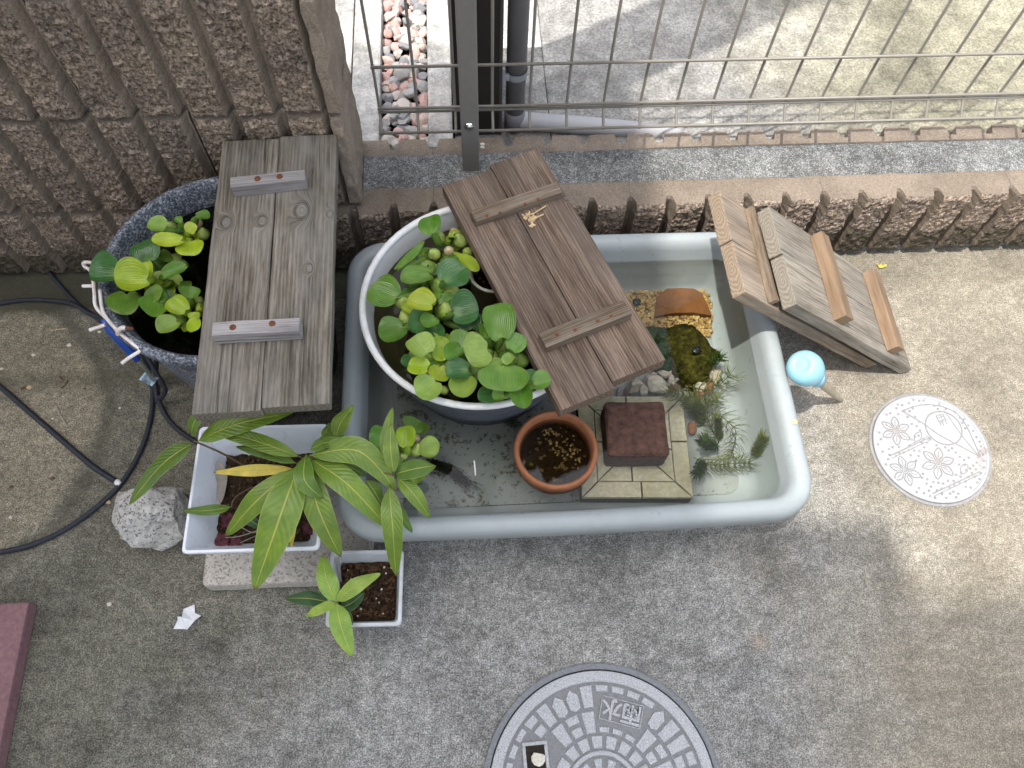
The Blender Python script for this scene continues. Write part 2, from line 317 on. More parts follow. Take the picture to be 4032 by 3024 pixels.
def leafmat(name, rough=.32, veins='arc', transl=.22):
    t = T(name); uv = t.n('UVMap').outputs[0]; u, v = t.sep(uv)[:2]
    c = t.n('ObjectInfo').outputs['Color']; o = t.co()
    n = t.noise(o, 45, 4, .6)
    col = t.mix(1, c, t.ramp(n, [(.3, (.78, .82, .8)), (.7, (1.2, 1.12, 1.1))]), 'MULTIPLY')
    if veins == 'arc':
        s = t.math('SINE', t.math('ADD', t.math('MULTIPLY', u, 105.0), t.math('MULTIPLY', n, 4.0)))
        s2 = t.math('SINE', t.math('MULTIPLY', u, 43.0))
        s = t.math('ADD', t.math('MULTIPLY', s, .6), t.math('MULTIPLY', s2, .4))
        col = t.mix(t.math('MULTIPLY', t.ramp(s, [(.1, 0.0), (.9, 1.0)]), .22), col, t.mix(1, col, (1.5, 1.45, 1.3), 'MULTIPLY'))
        col = t.mix(t.ramp(v, [(.0, .55), (.38, 0.0)]), col, t.mix(.5, col, (.30, .42, .10)))
        br = t.math('MULTIPLY', t.ramp(v, [(.90, 0.0), (1.0, 1.0)]), t.ramp(t.noise(o, 60, 3), [(.55, 0.0), (.68, .85)]))
        col = t.mix(br, col, (.16, .09, .035))
        sp = t.ramp(t.noise(o, 130, 3, .6), [(.70, 0.0), (.76, .6)])
        col = t.mix(sp, col, (.20, .15, .04))
        h = t.math('ADD', s, t.math('MULTIPLY', n, 1.5))
        nb = t.bump(h, .28, .0012)
    else:
        d = t.math('ABSOLUTE', t.math('SUBTRACT', u, .5))
        rib = t.ramp(d, [(.012, 1.0), (.035, 0.0)])
        sv = t.math('SINE', t.math('ADD', t.math('MULTIPLY', t.math('SUBTRACT', v, t.math('MULTIPLY', d, .35)), 95.0), t.math('MULTIPLY', n, 2.5)))
        col = t.mix(t.math('MULTIPLY', t.ramp(sv, [(.8, 0.0), (1.0, 1.0)]), .22), col, t.mix(1, col, (1.4, 1.3, 1.3), 'MULTIPLY'))
        col = t.mix(t.math('MULTIPLY', rib, .8), col, (.46, .46, .10))
        edge = t.ramp(d, [(.465, 0.0), (.495, .45)]); col = t.mix(edge, col, (.42, .45, .14))
        h = t.math('ADD', t.math('MULTIPLY', sv, .25), t.math('MULTIPLY', rib, -1.2))
        bl = t.noise(o, 22, 4, .65)
        col = t.mix(t.ramp(bl, [(.5, 0.0), (.7, .4)]), col, t.mix(1, col, (1.35, 1.2, .9), 'MULTIPLY'))
        tipb = t.math('MULTIPLY', t.ramp(v, [(.93, 0.0), (.985, 1.0)]), t.ramp(t.rnd(), [(.3, 0.0), (.45, .85)]))
        col = t.mix(tipb, col, (.14, .085, .04))
        col = t.mix(t.ramp(t.noise(o, 150, 3, .6), [(.71, 0.0), (.76, .5)]), col, (.26, .2, .06))
        nb = t.bump(t.math('ADD', h, t.math('MULTIPLY', bl, 2.0)), .5, .0014)
    b = t.n('BsdfPrincipled', {'Base Color': col, 'Roughness': rough, 'Specular IOR Level': .45, 'Normal': nb})
    tr = t.n('BsdfTranslucent', {'Color': t.mix(1, col, (1.2, 1.3, .6), 'MULTIPLY')})
    t.surf(t.n('MixShader', {0: transl, 1: b.outputs[0], 2: tr.outputs[0]}).outputs[0]); M[name] = t.m
leafmat('hyacinth_leaf', .22, 'arc', .12); leafmat('long_leaf', .34, 'mid', .16)
def bulbmat():
    t = T('hyacinth_bulb'); c = t.n('ObjectInfo').outputs['Color']; o = t.co()
    z = t.sep(t.n('TexCoord').outputs['Generated'])[2]
    n = t.noise(t.map(o, (80, 80, 20)), 1, 3)
    col = t.mix(1, c, t.ramp(n, [(.3, .82), (.7, 1.15)]), 'MULTIPLY')
    col = t.mix(t.ramp(z, [(.05, .75), (.5, 0.0)]), col, (.33, .22, .13))
    t.pr(col, .35, None, .4, **{'Subsurface Weight': .15, 'Subsurface Radius': (.01, .012, .004)}); M['hyacinth_bulb'] = t.m
bulbmat()
def water(name, tint, ripple=.02, rs=30):
    t = T(name); o = t.co()
    nb = t.bump(t.noise(o, rs, 2), ripple, .01)
    tr = t.n('BsdfTransparent', {0: tint}); gl = t.n('BsdfGlossy', {'Color': (1, 1, 1), 'Roughness': .02, 'Normal': nb})
    fr = t.n('Fresnel', {'IOR': 1.333, 'Normal': nb})
    t.surf(t.n('MixShader', {0: fr.outputs[0], 1: tr.outputs[0], 2: gl.outputs[0]}).outputs[0]); M[name] = t.m
water('water_tray', (.90, .92, .885), .02); water('water_dark', (.12, .13, .085), .04); water('water_brown', (.42, .40, .28), .05)
water('water_pot', (.72, .66, .55), .02)
def traydirt():
    t = T('tray_floor'); o = t.co()
    x, y, z = t.sep(o)[:3]
    base = t.mix(t.ramp(t.noise(o, 6, 4), [(.4, 0.0), (.7, .5)]), (.27, .295, .292), (.235, .255, .24))
    n = t.noise(o, 75, 6, .8); big = t.noise(o, 7, 3, .6)
    # silt lies thick on the left side and thin on the right
    lim = t.math('ADD', t.math('MULTIPLY', big, .35), t.math('MULTIPLY', x, -.24))
    s = t.math('ADD', t.math('MULTIPLY', t.math('SUBTRACT', n, .5), 2.2), t.math('MULTIPLY', t.math('SUBTRACT', lim, .18), 1.3))
    base = t.mix(t.ramp(s, [(.13, 0.0), (.22, .85)]), base, (.055, .042, .028))
    base = t.mix(t.ramp(big, [(.45, 0.0), (.7, .25)]), base, (.18, .18, .125))
    t.pr(base, .7, None, .3); M['tray_floor'] = t.m
traydirt()
def ironmat():
    t = T('cast_iron'); o = t.co(); n = t.noise(o, 420, 4, .7); v = t.vor(o, 230, 'Distance', 'DISTANCE_TO_EDGE')
    c = t.ramp(n, [(.3, (.36, .37, .385)), (.7, (.54, .55, .565))])
    c = t.mix(t.ramp(v, [(.02, .55), (.09, 0.0)]), c, (.19, .195, .20))
    t.pr(c, .6, t.bump(t.math('ADD', n, t.ramp(v, [(.0, 0.0), (.15, 1.0)])), .5, .0012), .4, Metallic=.25); M['cast_iron'] = t.m
    t = T('iron_recess'); o = t.co(); n = t.noise(o, 300, 4, .7)
    t.pr(t.ramp(n, [(.3, (.15, .155, .16)), (.7, (.255, .26, .265))]), .75, t.bump(n, .4, .001), .3, Metallic=.1); M['iron_recess'] = t.m
    t = T('iron_frame'); o = t.co(); n = t.noise(o, 200, 4, .7)
    t.pr(t.ramp(n, [(.3, (.13, .14, .15)), (.7, (.22, .23, .245))]), .65, t.bump(n, .3, .001), .3, Metallic=.1); M['iron_frame'] = t.m
ironmat()
def covermat():
    t = T('cover_white'); o = t.co(); n = t.noise(o, 14, 5, .65); f = t.noise(o, 160, 4, .6)
    c = t.ramp(f, [(.3, (.29, .298, .31)), (.7, (.37, .378, .392))])
    c = t.mix(t.ramp(n, [(.62, 0.0), (.67, .7)]), c, (.24, .18, .16))
    c = t.mix(t.ramp(t.noise(o, 40, 5, .7), [(.45, 0.0), (.7, .5)]), c, (.29, .285, .265))
    t.pr(c, .6, t.bump(f, .2, .001), .35); M['cover_white'] = t.m
    simple('cover_line', (.225, .227, .23), .7, .3, 0, .2, 120, 0, 300, (.27, .23, .2), .5, 20)
covermat()

# ---------------------------------------------------------------- mesh helpers
def tag(o, label=None, cat=None, group=None, kind=None):
    if label: o['label'] = label
    if cat: o['category'] = cat
    if group: o['group'] = group
    if kind: o['kind'] = kind
    return o
def base_of(p):
    v = Vector((0, 0, 0))
    while p is not None: v = v + p.location; p = p.parent
    return v
def link(name, me, mat=None, parent=None):
    o = bpy.data.objects.new(name, me); COL.objects.link(o)
    if mat is not None and me is not None and not me.materials: me.materials.append(M[mat])
    if parent: o.parent = parent
    return o
def thing(name, label, cat, loc=(0, 0, 0), group=None, rot=None):
    o = bpy.data.objects.new(name, None); COL.objects.link(o); o.empty_display_size = .05
    o.location = loc
    if rot is not None: o.rotation_euler = rot
    return tag(o, label, cat, group)
def mesh(name, verts, faces, smooth=False, uvs=None):
    me = bpy.data.meshes.new(name); me.from_pydata([tuple(v) for v in verts], [], faces)
    if uvs:
        ul = me.uv_layers.new()
        for l in me.loops: ul.data[l.index].uv = uvs[l.vertex_index]
    if smooth: me.polygons.foreach_set('use_smooth', [True]*len(me.polygons))
    me.update(); return me
def obj(name, vf, mat, parent=None, smooth=False, uvs=None):
    """vf in world metres (upright parents); stored relative to the parent's place, or round its own origin if top level"""
    v, f = vf
    if parent is None:
        o0 = Vector((sum(p[0] for p in v)/len(v), sum(p[1] for p in v)/len(v), min(p[2] for p in v)))
    else: o0 = base_of(parent)
    me = mesh(name, [Vector(p)-o0 for p in v], f, smooth, uvs)
    o = link(name, me, mat, parent)
    if parent is None: o.location = o0
    return o
def tomesh(bm): 
    bm.normal_update()
    v = [x.co.copy() for x in bm.verts]; bm.verts.index_update(); f = [[x.index for x in p.verts] for p in bm.faces]; bm.free(); return v, f
def box(sx, sy, sz, bev=.002, seg=2, loc=(0, 0, 0), cuts=0, wob=0.0, seed=0):
    bm = bmesh.new(); bmesh.ops.create_cube(bm, size=1)
    for v in bm.verts: v.co = Vector((v.co.x*sx, v.co.y*sy, v.co.z*sz))
    if cuts:
        e = [e for e in bm.edges if abs((e.verts[0].co-e.verts[1].co).normalized().x) > .9]
        bmesh.ops.subdivide_edges(bm, edges=e, cuts=cuts, use_grid_fill=True)
    if bev:
        e = [e for e in bm.edges if len(e.link_faces) == 2 and e.calc_face_angle(0) > .5]
        bmesh.ops.bevel(bm, geom=e, offset=bev, segments=seg, affect='EDGES', profile=.6)
    if wob:
        for v in bm.verts:
            v.co += noise.noise_vector(v.co*38+Vector((seed, seed*2, 0)))*wob + noise.noise_vector(v.co*9+Vector((seed, 0, seed)))*wob
    for v in bm.verts: v.co += Vector(loc)
    return tomesh(bm)
def joinvf(*a):
    V, F = [], []
    for v, f in a:
        b = len(V); V += list(v); F += [[i+b for i in p] for p in f]
    return V, F
def xf(vf, mat): return [mat @ Vector(p) for p in vf[0]], vf[1]
def tube(pts, r, seg=8, caps=True):
    pts = [Vector(p) for p in pts]; n = len(pts)
    rr = r if isinstance(r, (list, tuple)) else [r]*n
    V, F = [], []; up = Vector((0, 0, 1)); prev = None
    for i, p in enumerate(pts):
        t = (pts[min(i+1, n-1)]-pts[max(i-1, 0)]).normalized()
        if prev is None:
            a = t.orthogonal().normalized()
        else:
            a = (prev - t*prev.dot(t)); a = a.normalized() if a.length > 1e-6 else t.orthogonal().normalized()
        prev = a; b = t.cross(a)
        for k in range(seg):
            q = 2*math.pi*k/seg; V.append(p+(a*math.cos(q)+b*math.sin(q))*rr[i])
    for i in range(n-1):
        for k in range(seg): F.append([i*seg+k, i*seg+(k+1) % seg, (i+1)*seg+(k+1) % seg, (i+1)*seg+k])
    if caps: F.append(list(range(seg))[::-1]); F.append([(n-1)*seg+k for k in range(seg)])
    return V, F
def spline(pts, n=8):
    pts = [Vector(p) for p in pts]; out = []
    for i in range(len(pts)-1):
        a, b, c, d = pts[max(i-1, 0)], pts[i], pts[i+1], pts[min(i+2, len(pts)-1)]
        for k in range(n):
            t = k/n
            out.append(.5*((2*b)+(c-a)*t+(2*a-5*b+4*c-d)*t*t+(3*b-a-3*c+d)*t**3))
    out.append(pts[-1]); return out
def lathe(prof, c, seg=64, wob=0.0):
    V, F = [], []; n = len(prof)
    for k in range(seg):
        q = 2*math.pi*k/seg
        e = 1+wob*math.sin(2*q+.6)
        for r, z in prof: V.append(Vector((c[0]+r*e*math.cos(q), c[1]+r*e*math.sin(q), c[2]+z)))
    for k in range(seg):
        k2 = (k+1) % seg
        for i in range(n-1): F.append([k*n+i, k2*n+i, k2*n+i+1, k*n+i+1])
    return V, F
def disc(c, r, seg=48, wob=0):
    return [Vector((c[0]+r*(1+wob*math.sin(4*math.pi*k/seg+.6))*math.cos(2*math.pi*k/seg), c[1]+r*(1+wob*math.sin(4*math.pi*k/seg+.6))*math.sin(2*math.pi*k/seg), c[2])) for k in range(seg)], [list(range(seg))]
def rock(seed, sx, sy, sz, planes=9, sub=2, rough=.06, lo=.62, hi=.95):
    rn = random.Random(seed); bm = bmesh.new(); bmesh.ops.create_icosphere(bm, subdivisions=sub, radius=1)
    pl = []
    for i in range(planes):
        d = Vector((rn.gauss(0, 1), rn.gauss(0, 1), rn.gauss(0, 1))).normalized(); pl.append((d, rn.uniform(lo, hi)))
    for v in bm.verts:
        p = v.co.copy()
        for d, k in pl:
            e = p.dot(d)-k
            if e > 0: p -= d*e
        p += noise.noise_vector(p*2.3+Vector((seed, 0, 0)))*rough + noise.noise_vector(p*6+Vector((0, seed, 0)))*rough*.4
        v.co = Vector((p.x*sx, p.y*sy, p.z*sz))
    return tomesh(bm)
def setcol(o, c): o.color = (*c, 1); return o

# ---------------------------------------------------------------- the ground, back yard
def grid(x0, x1, y0, y1, z): return [(x0, y0, z), (x1, y0, z), (x1, y1, z), (x0, y1, z)], [[0, 1, 2, 3]]
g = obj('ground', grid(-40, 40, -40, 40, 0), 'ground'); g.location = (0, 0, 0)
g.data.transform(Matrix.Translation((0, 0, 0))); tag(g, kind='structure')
ZB = .17
def slab(name, x0, x1, y0, y1, z0, z1, mat, bev=.004):
    v, f = box(x1-x0, y1-y0, z1-z0, bev, 2, ((x0+x1)/2, (y0+y1)/2, (z0+z1)/2))
    o = obj(name, (v, f), mat); return tag(o, kind='structure')
slab('back_paving', .1885, 20, 1.198, 20, -.2, ZB, 'back_concrete')
slab('back_paving_strip', -.022, .188, 1.505, 20, -.2, ZB+.003, 'curb_concrete')
slab('back_paving_strip', -.022, .188, 1.198, 1.5045, -.2, ZB, 'back_concrete')
slab('kerb', -.080, -.026, 1.20, 20, -.2, ZB+.012, 'curb_concrete', .006)
slab('kerb', -.25, -.186, 1.20, 20, -.2, ZB+.012, 'curb_concrete', .006)
slab('back_paving', -20, -.254, 1.25, 20, -.2, ZB, 'curb_concrete')
gb = tag(obj('gravel_strip', grid(-.184, -.082, 1.2, 6, ZB-.035), 'dark_earth'), kind='structure')
gvar = []
for i in range(7):
    v, f = rock(40+i, 1, 1, .78, 11, 2, .03, .55, .85); me = mesh('stone', v, f, False); me.materials.append(M['gravel_stone']); gvar.append(me)
rn = random.Random(3)
def gravel(x, y, z, s):
    o = link('stone', rn.choice(gvar), None, gb); o.location = Vector((x, y, z))-gb.location
    o.rotation_euler = (rn.uniform(-.6, .6), rn.uniform(-.6, .6), rn.uniform(0, 6.3)); q = s*rn.uniform(.8, 1.25); o.scale = (q*rn.uniform(.9, 1.35), q, q*rn.uniform(.7, 1))
cnt = 0; y = 1.212
while y < 1.78:
    for i in range(5):
        gravel(-.172+i*.0195+rn.uniform(-.006, .006), y+rn.uniform(-.007, .007), ZB-.02+rn.uniform(-.004, .014), rn.uniform(.0115, .0185)); cnt += 1
    y += .0172
for px, py in ((395, 850), (350, 815), (430, 812)): 
    q = K2(px, py, .20); gravel(q.x, max(q.y, 1.20), .192, .0125)

# ---------------------------------------------------------------- split face block walls
PITCH = .0808
def ribblock(nr, h, thick, seed, top_rows=10, gw=.011, gd=.023, amp=.0055, back=True, endflat=0.0, smat='sunlit_block'):
    w = nr*PITCH+endflat; nx = nr*22+int(endflat/.0045); nz = max(12, int(h/.0062)); V, F, MI = [], [], []
    nt = top_rows
    def prof(x, gw, gd):
        if x > nr*PITCH: return 0.0, .55
        k = x/PITCH; d = abs(k-round(k))*PITCH
        if round(k) == nr and endflat: return 0.0, .8
        if d < gw/2: return gd, .12
        if d < gw/2+.005: q = (d-gw/2)/.005; return gd*(1-q), .2+.8*q
        return 0.0, 1.0
    rows = nz+1+nt+(nz//3+1)
    for j in range(rows):
        for i in range(nx+1):
            x = w*i/nx; dpt, rw = prof(x, gw, gd)
            def rough(z):
                n = noise.fractal(Vector((x*60+seed*3.1, seed, z*110)), .8, 2.1, 5)
                n2 = noise.noise(Vector((x*9+seed, z*12, 4)))
                return (n*.9+n2*.6)*amp*rw
            if j <= nz:
                z = h*j/nz; yv = dpt-rough(z)
                e = min(z, h-z)
                if e < .007: yv += (.007-e)*.7
                xx = x + noise.noise(Vector((x*60, z*60, seed)))*.0012
                V.append((min(max(xx, 0), w), yv, z))
            else:
                bd, brw = prof(x, .016, .026) if back else (0, 0)
                yf = V[nz*(nx+1)+i][1]; yb = thick-bd+noise.noise(Vector((x*80, 3, seed)))*.0015
                k = j-nz
                if k <= nt: q = k/(nt+1); V.append((x, yf+(yb-yf)*q, h+noise.noise(Vector((x*60, q*9, seed)))*.0012))
                else: q = (k-nt-1)/(nz//3); V.append((x, yb, h*(1-q)))
    for j in range(rows-1):
        for i in range(nx):
            a = j*(nx+1)+i; F.append([a, a+1, a+nx+2, a+nx+1])
            MI.append(1 if (j >= nz and j <= nz+nt) or prof(w*(i+.5)/nx, gw, gd)[0] > .006 else 0)
    # side faces
    MI += [1, 1]; n0 = [j*(nx+1) for j in range(rows)]; n1 = [j*(nx+1)+nx for j in range(rows)]
    F.append(n0); F.append(n1[::-1])
    me = mesh('block', V, F); me.materials.append(M['split_block']); me.materials.append(M[smat]); me.polygons.foreach_set('material_index', MI)
    return me
YT, XE = 1.03, -.213
tw = thing('block_wall', 'tall split-face concrete block wall with vertical grooves behind the speckled tub', 'wall', (-.9, 1.1, 0))
courses = [(.004, .196), (.210, .445), (.455, .684), (.694, .923), (.933, 1.16), (1.17, 1.40)]
bmeshes = {}
def getblock(h, k, nr=5, flat=0.0, thick=.17):
    key = (round(h, 3), k, nr, flat)
    if key not in bmeshes:
        bmeshes[key] = ribblock(nr, h, thick, 11+k*5+h*10, 6, endflat=flat, back=False, smat='shaded_block', amp=.007)
    return bmeshes[key]
xr = -.237
for ci, (z0, z1) in enumerate(courses):
    # right end unit: two or four ribs and a plain smooth end
    nr = 3 if ci % 2 else 5
    o = link('block', getblock(z1-z0, 7+ci % 2, nr, 0.0), None, tw); o.location = Vector((xr-nr*PITCH, YT, z0))-tw.location
    v, f = box(XE-xr-.001, .172, z1-z0, .005, 2, ((XE+xr)/2, YT+.084, (z0+z1)/2), 0)
    bm = bmesh.new(); mm = mesh('tmp', v, f); bm.from_mesh(mm); bpy.data.meshes.remove(mm)
    bmesh.ops.subdivide_edges(bm, edges=list(bm.edges), cuts=11, use_grid_fill=True)
    for q in bm.verts:
        q.co += noise.noise_vector(q.co*26+Vector((ci, 0, 0)))*.0045 + noise.noise_vector(q.co*90)*.003
    eo = obj('end_block', tomesh(bm), 'shaded_block', tw)
    x = xr-nr*PITCH-.003
    for k in range(5 if ci < 4 else 4):
        o = link('block', getblock(z1-z0, (k+ci*2) % 3), None, tw); o.location = Vector((x-5*PITCH, YT, z0))-tw.location; x -= 5*PITCH+.003
core = obj('mortar_core', box(2.6, .13, 1.39, 0, 1, (-1.53, YT+.032+.065, .70)), 'joint_mortar', tw)
obj('mortar_bead', joinvf(*[box(XE-xr-.004, .15, .008, .002, 1, ((XE+xr)/2, YT+.081, (courses[i][1]+courses[i+1][0])/2)) for i in range(5)]), 'joint_mortar', tw)
YL, ZL, TH = 1.008, .203, .196
lw = thing('low_block_wall', 'low ribbed block wall with a dark mortar strip along its top under the mesh fence', 'wall', (.7, 1.1, 0))
x = .738-3*5*PITCH
for k in range(8):
    o = link('block', ribblock(5, ZL-.018, TH, 60+k*3, 14), None, lw); o.location = Vector((x, YL, .018))-lw.location
    x += 5*PITCH+.0006
fv = []; nx = 260
for i in range(nx+1):
    xx = XE+(2.4-XE)*i/nx
    ya = YL+.066+noise.noise(Vector((xx*14, 1, 0)))*.004; yb = YL+.152+noise.noise(Vector((xx*14, 7, 0)))*.004
    for q in range(7): fv.append((xx, ya+(yb-ya)*q/6, ZL+.0035*math.sin(math.pi*q/6)**.5+.0005+noise.noise(Vector((xx*70, q*2, 3)))*.0012))
ff = [[i*7+q, (i+1)*7+q, (i+1)*7+q+1, i*7+q+1] for i in range(nx) for q in range(6)]
obj('mortar_fill', (fv, ff), 'mortar', lw, True)
obj('footing_mortar', box(2.75, .18, .02, .004, 1, (1.05, YL+.103, .009)), 'joint_mortar', lw)
for k, (px, py) in enumerate(((905, 860), (905, 880))):
    p = K2(px, py, ZL+.002); v, f = rock(80+k, .006, .0045, .003, 6, 1)
    tag(obj('plaster_crumb', xf((v, f), Matrix.Translation(p+Vector((0, 0, .002)))), 'pale_chip'), ['larger white crumb on the low wall beside the fence post', 'tiny white crumb on the low wall beside the fence post'][k], 'crumb')

# ---------------------------------------------------------------- mesh fence
YF = 1.185
fe = thing('mesh_fence', 'brown welded wire mesh fence on a square post above the low wall', 'fence', (.01, 1.125, ZL))
obj('post', box(.035, .03, 1.05, .003, 2, (.0095, 1.125, ZL+.524)), 'post_paint', fe)
bz = 1.49-(1.49-.354)*1.108/1.08+.012
bo = obj('bolt', lathe([(0, .0065), (.005, .0065), (.008, .0035), (.0085, 0)], (0, 0, 0), 16), 'steel', None, True)
bo.parent = fe; bo.location = Vector((.0085, 1.1095, .335))-fe.location; bo.rotation_euler = (R(90), 0, 0)
bo2 = obj('bolt_nut', lathe([(0, .004), (.0095, .004), (.0105, .002), (.0105, 0)], (0, 0, 0), 6), 'steel', None); bo2.parent = fe; bo2.location = Vector((.0085, 1.1099, .335))-fe.location; bo2.rotation_euler = (R(90), 0, 0)
hz = [(.281, YF-.036), (.307, YF-.0054), (.316, YF-.0054), (.419, YF-.0054), (.62, YF-.0054), (.80, YF-.0054), (1.0, YF-.0054), (1.1, YF-.0054), (1.109, YF-.0054)]
for zz, yy in hz:
    x0 = -.171
    o = link('horizontal_wire', mesh('horizontal_wire', *tube([(0, 0, 0), (2.9, 0, 0)], .0030, 8)), 'fence_paint', fe); o.location = Vector((x0, yy, zz))-fe.location
    o.data.polygons.foreach_set('use_smooth', [True]*len(o.data.polygons))
pts = [(0, -.037, .276), (0, -.032, .281), (0, -.008, .303), (0, -.002, .309), (0, 0, .318), (0, 0, .42), (0, 0, 1.11)]
vw = mesh('vertical_wire', *tube(pts, .0029, 8), True); vw.materials.append(M['fence_paint'])
for k in range(-4, 24):
    o = link('vertical_wire', vw, None, fe); o.location = Vector((.1314+k*.0748, YF, 0))-fe.location

# ---------------------------------------------------------------- carport post and drain pipe behind
cp = thing('square_column', 'wide dark brown metal column standing directly behind the fence post', 'column', (.027, 1.29, ZB))
obj('shaft', box(.092, .16, 3.0, .004, 2, (.030, 1.322, ZB+1.5)), 'dark_brown', cp)
for xx in (-.0185, .0765): obj('edge_strip', box(.007, .164, 3.0, .0015, 1, (xx, 1.322, ZB+1.5)), 'dark_edge', cp)
dp = thing('drain_pipe', 'grey round drain pipe with a clamp beside the dark column', 'pipe', (.109, 1.262, ZB))
obj('pipe', tube([(.109, 1.262, .21), (.109, 1.262, 2.4)], .0205, 24), 'pipe_grey', dp, True)
obj('socket', tube([(.109, 1.262, .176), (.109, 1.262, .222), (.109, 1.262, .223)], [.0225, .0225, .0205], 24), 'pipe_grey', dp, True)
el = obj('elbow', tube(spline([(.105, 1.262, .200), (.125, 1.261, .192), (.17, 1.256, .189), (.30, 1.247, .180), (.48, 1.236, .160)], 6), .019, 20), 'pipe_sunlit', dp, True)
cl = obj('clamp', tube([(.109, 1.262, .318), (.109, 1.262, .334)], .0228, 24, False), 'clamp_grey', dp, True)
obj('bracket', box(.02, .01, .014, .0015, 1, (.084, 1.247, .326)), 'clamp_grey', dp)
obj('bracket_plate', box(.006, .014, .05, .001, 1, (.082, 1.243, .332)), 'clamp_grey', dp)

# ---------------------------------------------------------------- unseen building added out of frame to shade the tubs
ho = thing('shade_house', 'unseen building added to shade the yard, its eaves guessed', 'shade_house', (-2.7, -2.1, 0))
obj('wall', box(1.9, 4.6, 4.9, .01, 1, (-2.72, -2.1, 2.452)), 'shade_house_wall', ho)
obj('shade_roof', box(2.7, 5.6, .2, .02, 1, (-1.08-1.35, .695-2.8, 5.0)), 'shade_house_roof', ho)
obj('shade_slab', box(1.6, 2.0, .14, .05, 3, (-.758-.8, -.415-1.0, 5.19)), 'shade_house_roof', ho)  # slab added to cast a rounded corner of shade on the ground
obj('shade_slab_upper', box(3.6, 1.2, .14, .04, 3, (-1.35+1.8, -.87-.6, 7.05)), 'shade_house_roof', ho)  # higher slab added to end the sunlit patch with a softer edge
obj('shade_slab_prop', box(.3, 1.0, 2.0, .01, 1, (-1.5, -1.5, 6.02)), 'shade_house_wall', ho)

# ---------------------------------------------------------------- grey tray pond
TX0, TX1, TY0, TY1 = -.243, .583, .352, .950
def rrect(x0, x1, y0, y1, r, n=8, sub=8):
    out = []
    for cx, cy, a in ((x1-r, y1-r, 0), (x0+r, y1-r, 90), (x0+r, y0+r, 180), (x1-r, y0+r, 270)):
        for k in range(n+1): q = R(a+90*k/n); out.append((cx+r*math.cos(q), cy+r*math.sin(q)))
    res = []
    for i, p in enumerate(out):
        res.append(p); nx_ = out[(i+1) % len(out)]; L = math.hypot(nx_[0]-p[0], nx_[1]-p[1])
        if i % (n+1) == n:
            for k in range(1, sub): res.append((p[0]+(nx_[0]-p[0])*k/sub, p[1]+(nx_[1]-p[1])*k/sub))
    return res
def loops(spec, close_last=True):
    V, F = [], []; n = None
    for (ins, z, r) in spec:
        L = rrect(TX0+ins, TX1-ins, TY0+ins, TY1-ins, r); n = len(L)
        for (a, b) in L:
            bow = -.006*math.sin(math.pi*(a-TX0)/(TX1-TX0)) if b < .5 else .004*math.sin(math.pi*(a-TX0)/(TX1-TX0))
            V.append((a, b+bow*(1 if z > .1 else .3), z))
    for j in range(len(spec)-1):
        for i in range(n): F.append([j*n+i, j*n+(i+1) % n, (j+1)*n+(i+1) % n, (j+1)*n+i])
    if close_last: F.append([(len(spec)-1)*n+i for i in range(n)])
    return V, F
ty = thing('tray_pond', 'big grey plastic tray of shallow water with rounded rim on the concrete', 'tray', (.17, .65, 0))
obj('basin', loops([(.012, .150, .065), (.004, .152, .07), (.0, .158, .072), (.0, .182, .072), (.003, .191, .07), (.009, .197, .066), (.018, .199, .06), (.027, .197, .052), (.034, .190, .046), (.038, .178, .043), (.043, .150, .042), (.055, .084, .045), (.066, .064, .04), (.085, .058, .03)], False), 'tray_plastic', ty, True)
obj('outer_wall', loops([(.020, .165, .05), (.055, .0, .04)], False), 'tray_plastic', ty, True)
L = rrect(TX0+.085, TX1-.085, TY0+.085, TY1-.085, .03)
obj('floor', ([(a, b, .058) for a, b in L], [list(range(len(L)))]), 'tray_floor', ty)
L = rrect(TX0+.0425, TX1-.0425, TY0+.0425, TY1-.0425, .042)
wv = [(a, b, .152) for a, b in L]; obj('water', (wv, [list(range(len(L)))]), 'water_tray', ty)
hp = P(1716, 912, .198); obj('drain_hole', disc((hp.x, hp.y, .2003), .0048, 16), 'straw', ty)
ZF = .059

# ---------------------------------------------------------------- tubs
def tub(name, label, c, z0, prof_out, prof_in, mat_out, mat_in, mat_rim=None, wob=0.0):
    t = thing(name, label, 'tub', (c[0], c[1], z0))
    obj('outer_shell', lathe(prof_out, (c[0], c[1], z0), 72, wob), mat_out, t, True)
    obj('inner_shell', lathe(prof_in, (c[0], c[1], z0), 72, wob), mat_in, t, True)
    return t
CA = (-.423, .778); ZA = .385
ta = tub('speckled_tub', 'round blue grey speckled tub of dark water on the left by the tall wall', CA, 0, [(0, .004), (.125, .004), (.138, .03), (.172, .30), (.179, .355), (.188, .362), (.1905, .372), (.188, .382), (.182, .385), (.176, .382)],
         [(.176, .382), (.170, .372), (.165, .33), (.13, .05), (0, .05)], 'tub_speckle', 'tub_speckle', None, .018)
obj('water', disc((CA[0], CA[1], .335), .1645, 64, .018), 'water_dark', ta)
CB = (.0175, .7405); ZBR = .302; KZT = .245/.274
tb = tub('white_rimmed_tub', 'round navy tub with a thick white rim full of floating plants, standing in the tray', CB, ZF, [(0, .002), (.14, .002), (.155, .03), (.195, .165), (.208, .218), (.2125, .233)],
         [(.203, .234), (.197, .212), (.185, .16), (.14, .02), (0, .018)], 'tub_navy', 'tub_white', None, .012)
obj('rim', lathe([(.2125, .233), (.2145, .239), (.2135, .2435), (.209, .245), (.204, .2435), (.202, .239), (.203, .234)], (CB[0], CB[1], ZF), 72, .012), 'rim_white', tb, True)
obj('water', disc((CB[0], CB[1], ZF+.199), .1945, 64, .012), 'water_brown', tb)
obj('sediment', disc((CB[0], CB[1], ZF+.06), .152, 40, .012), 'soil_wet', tb)
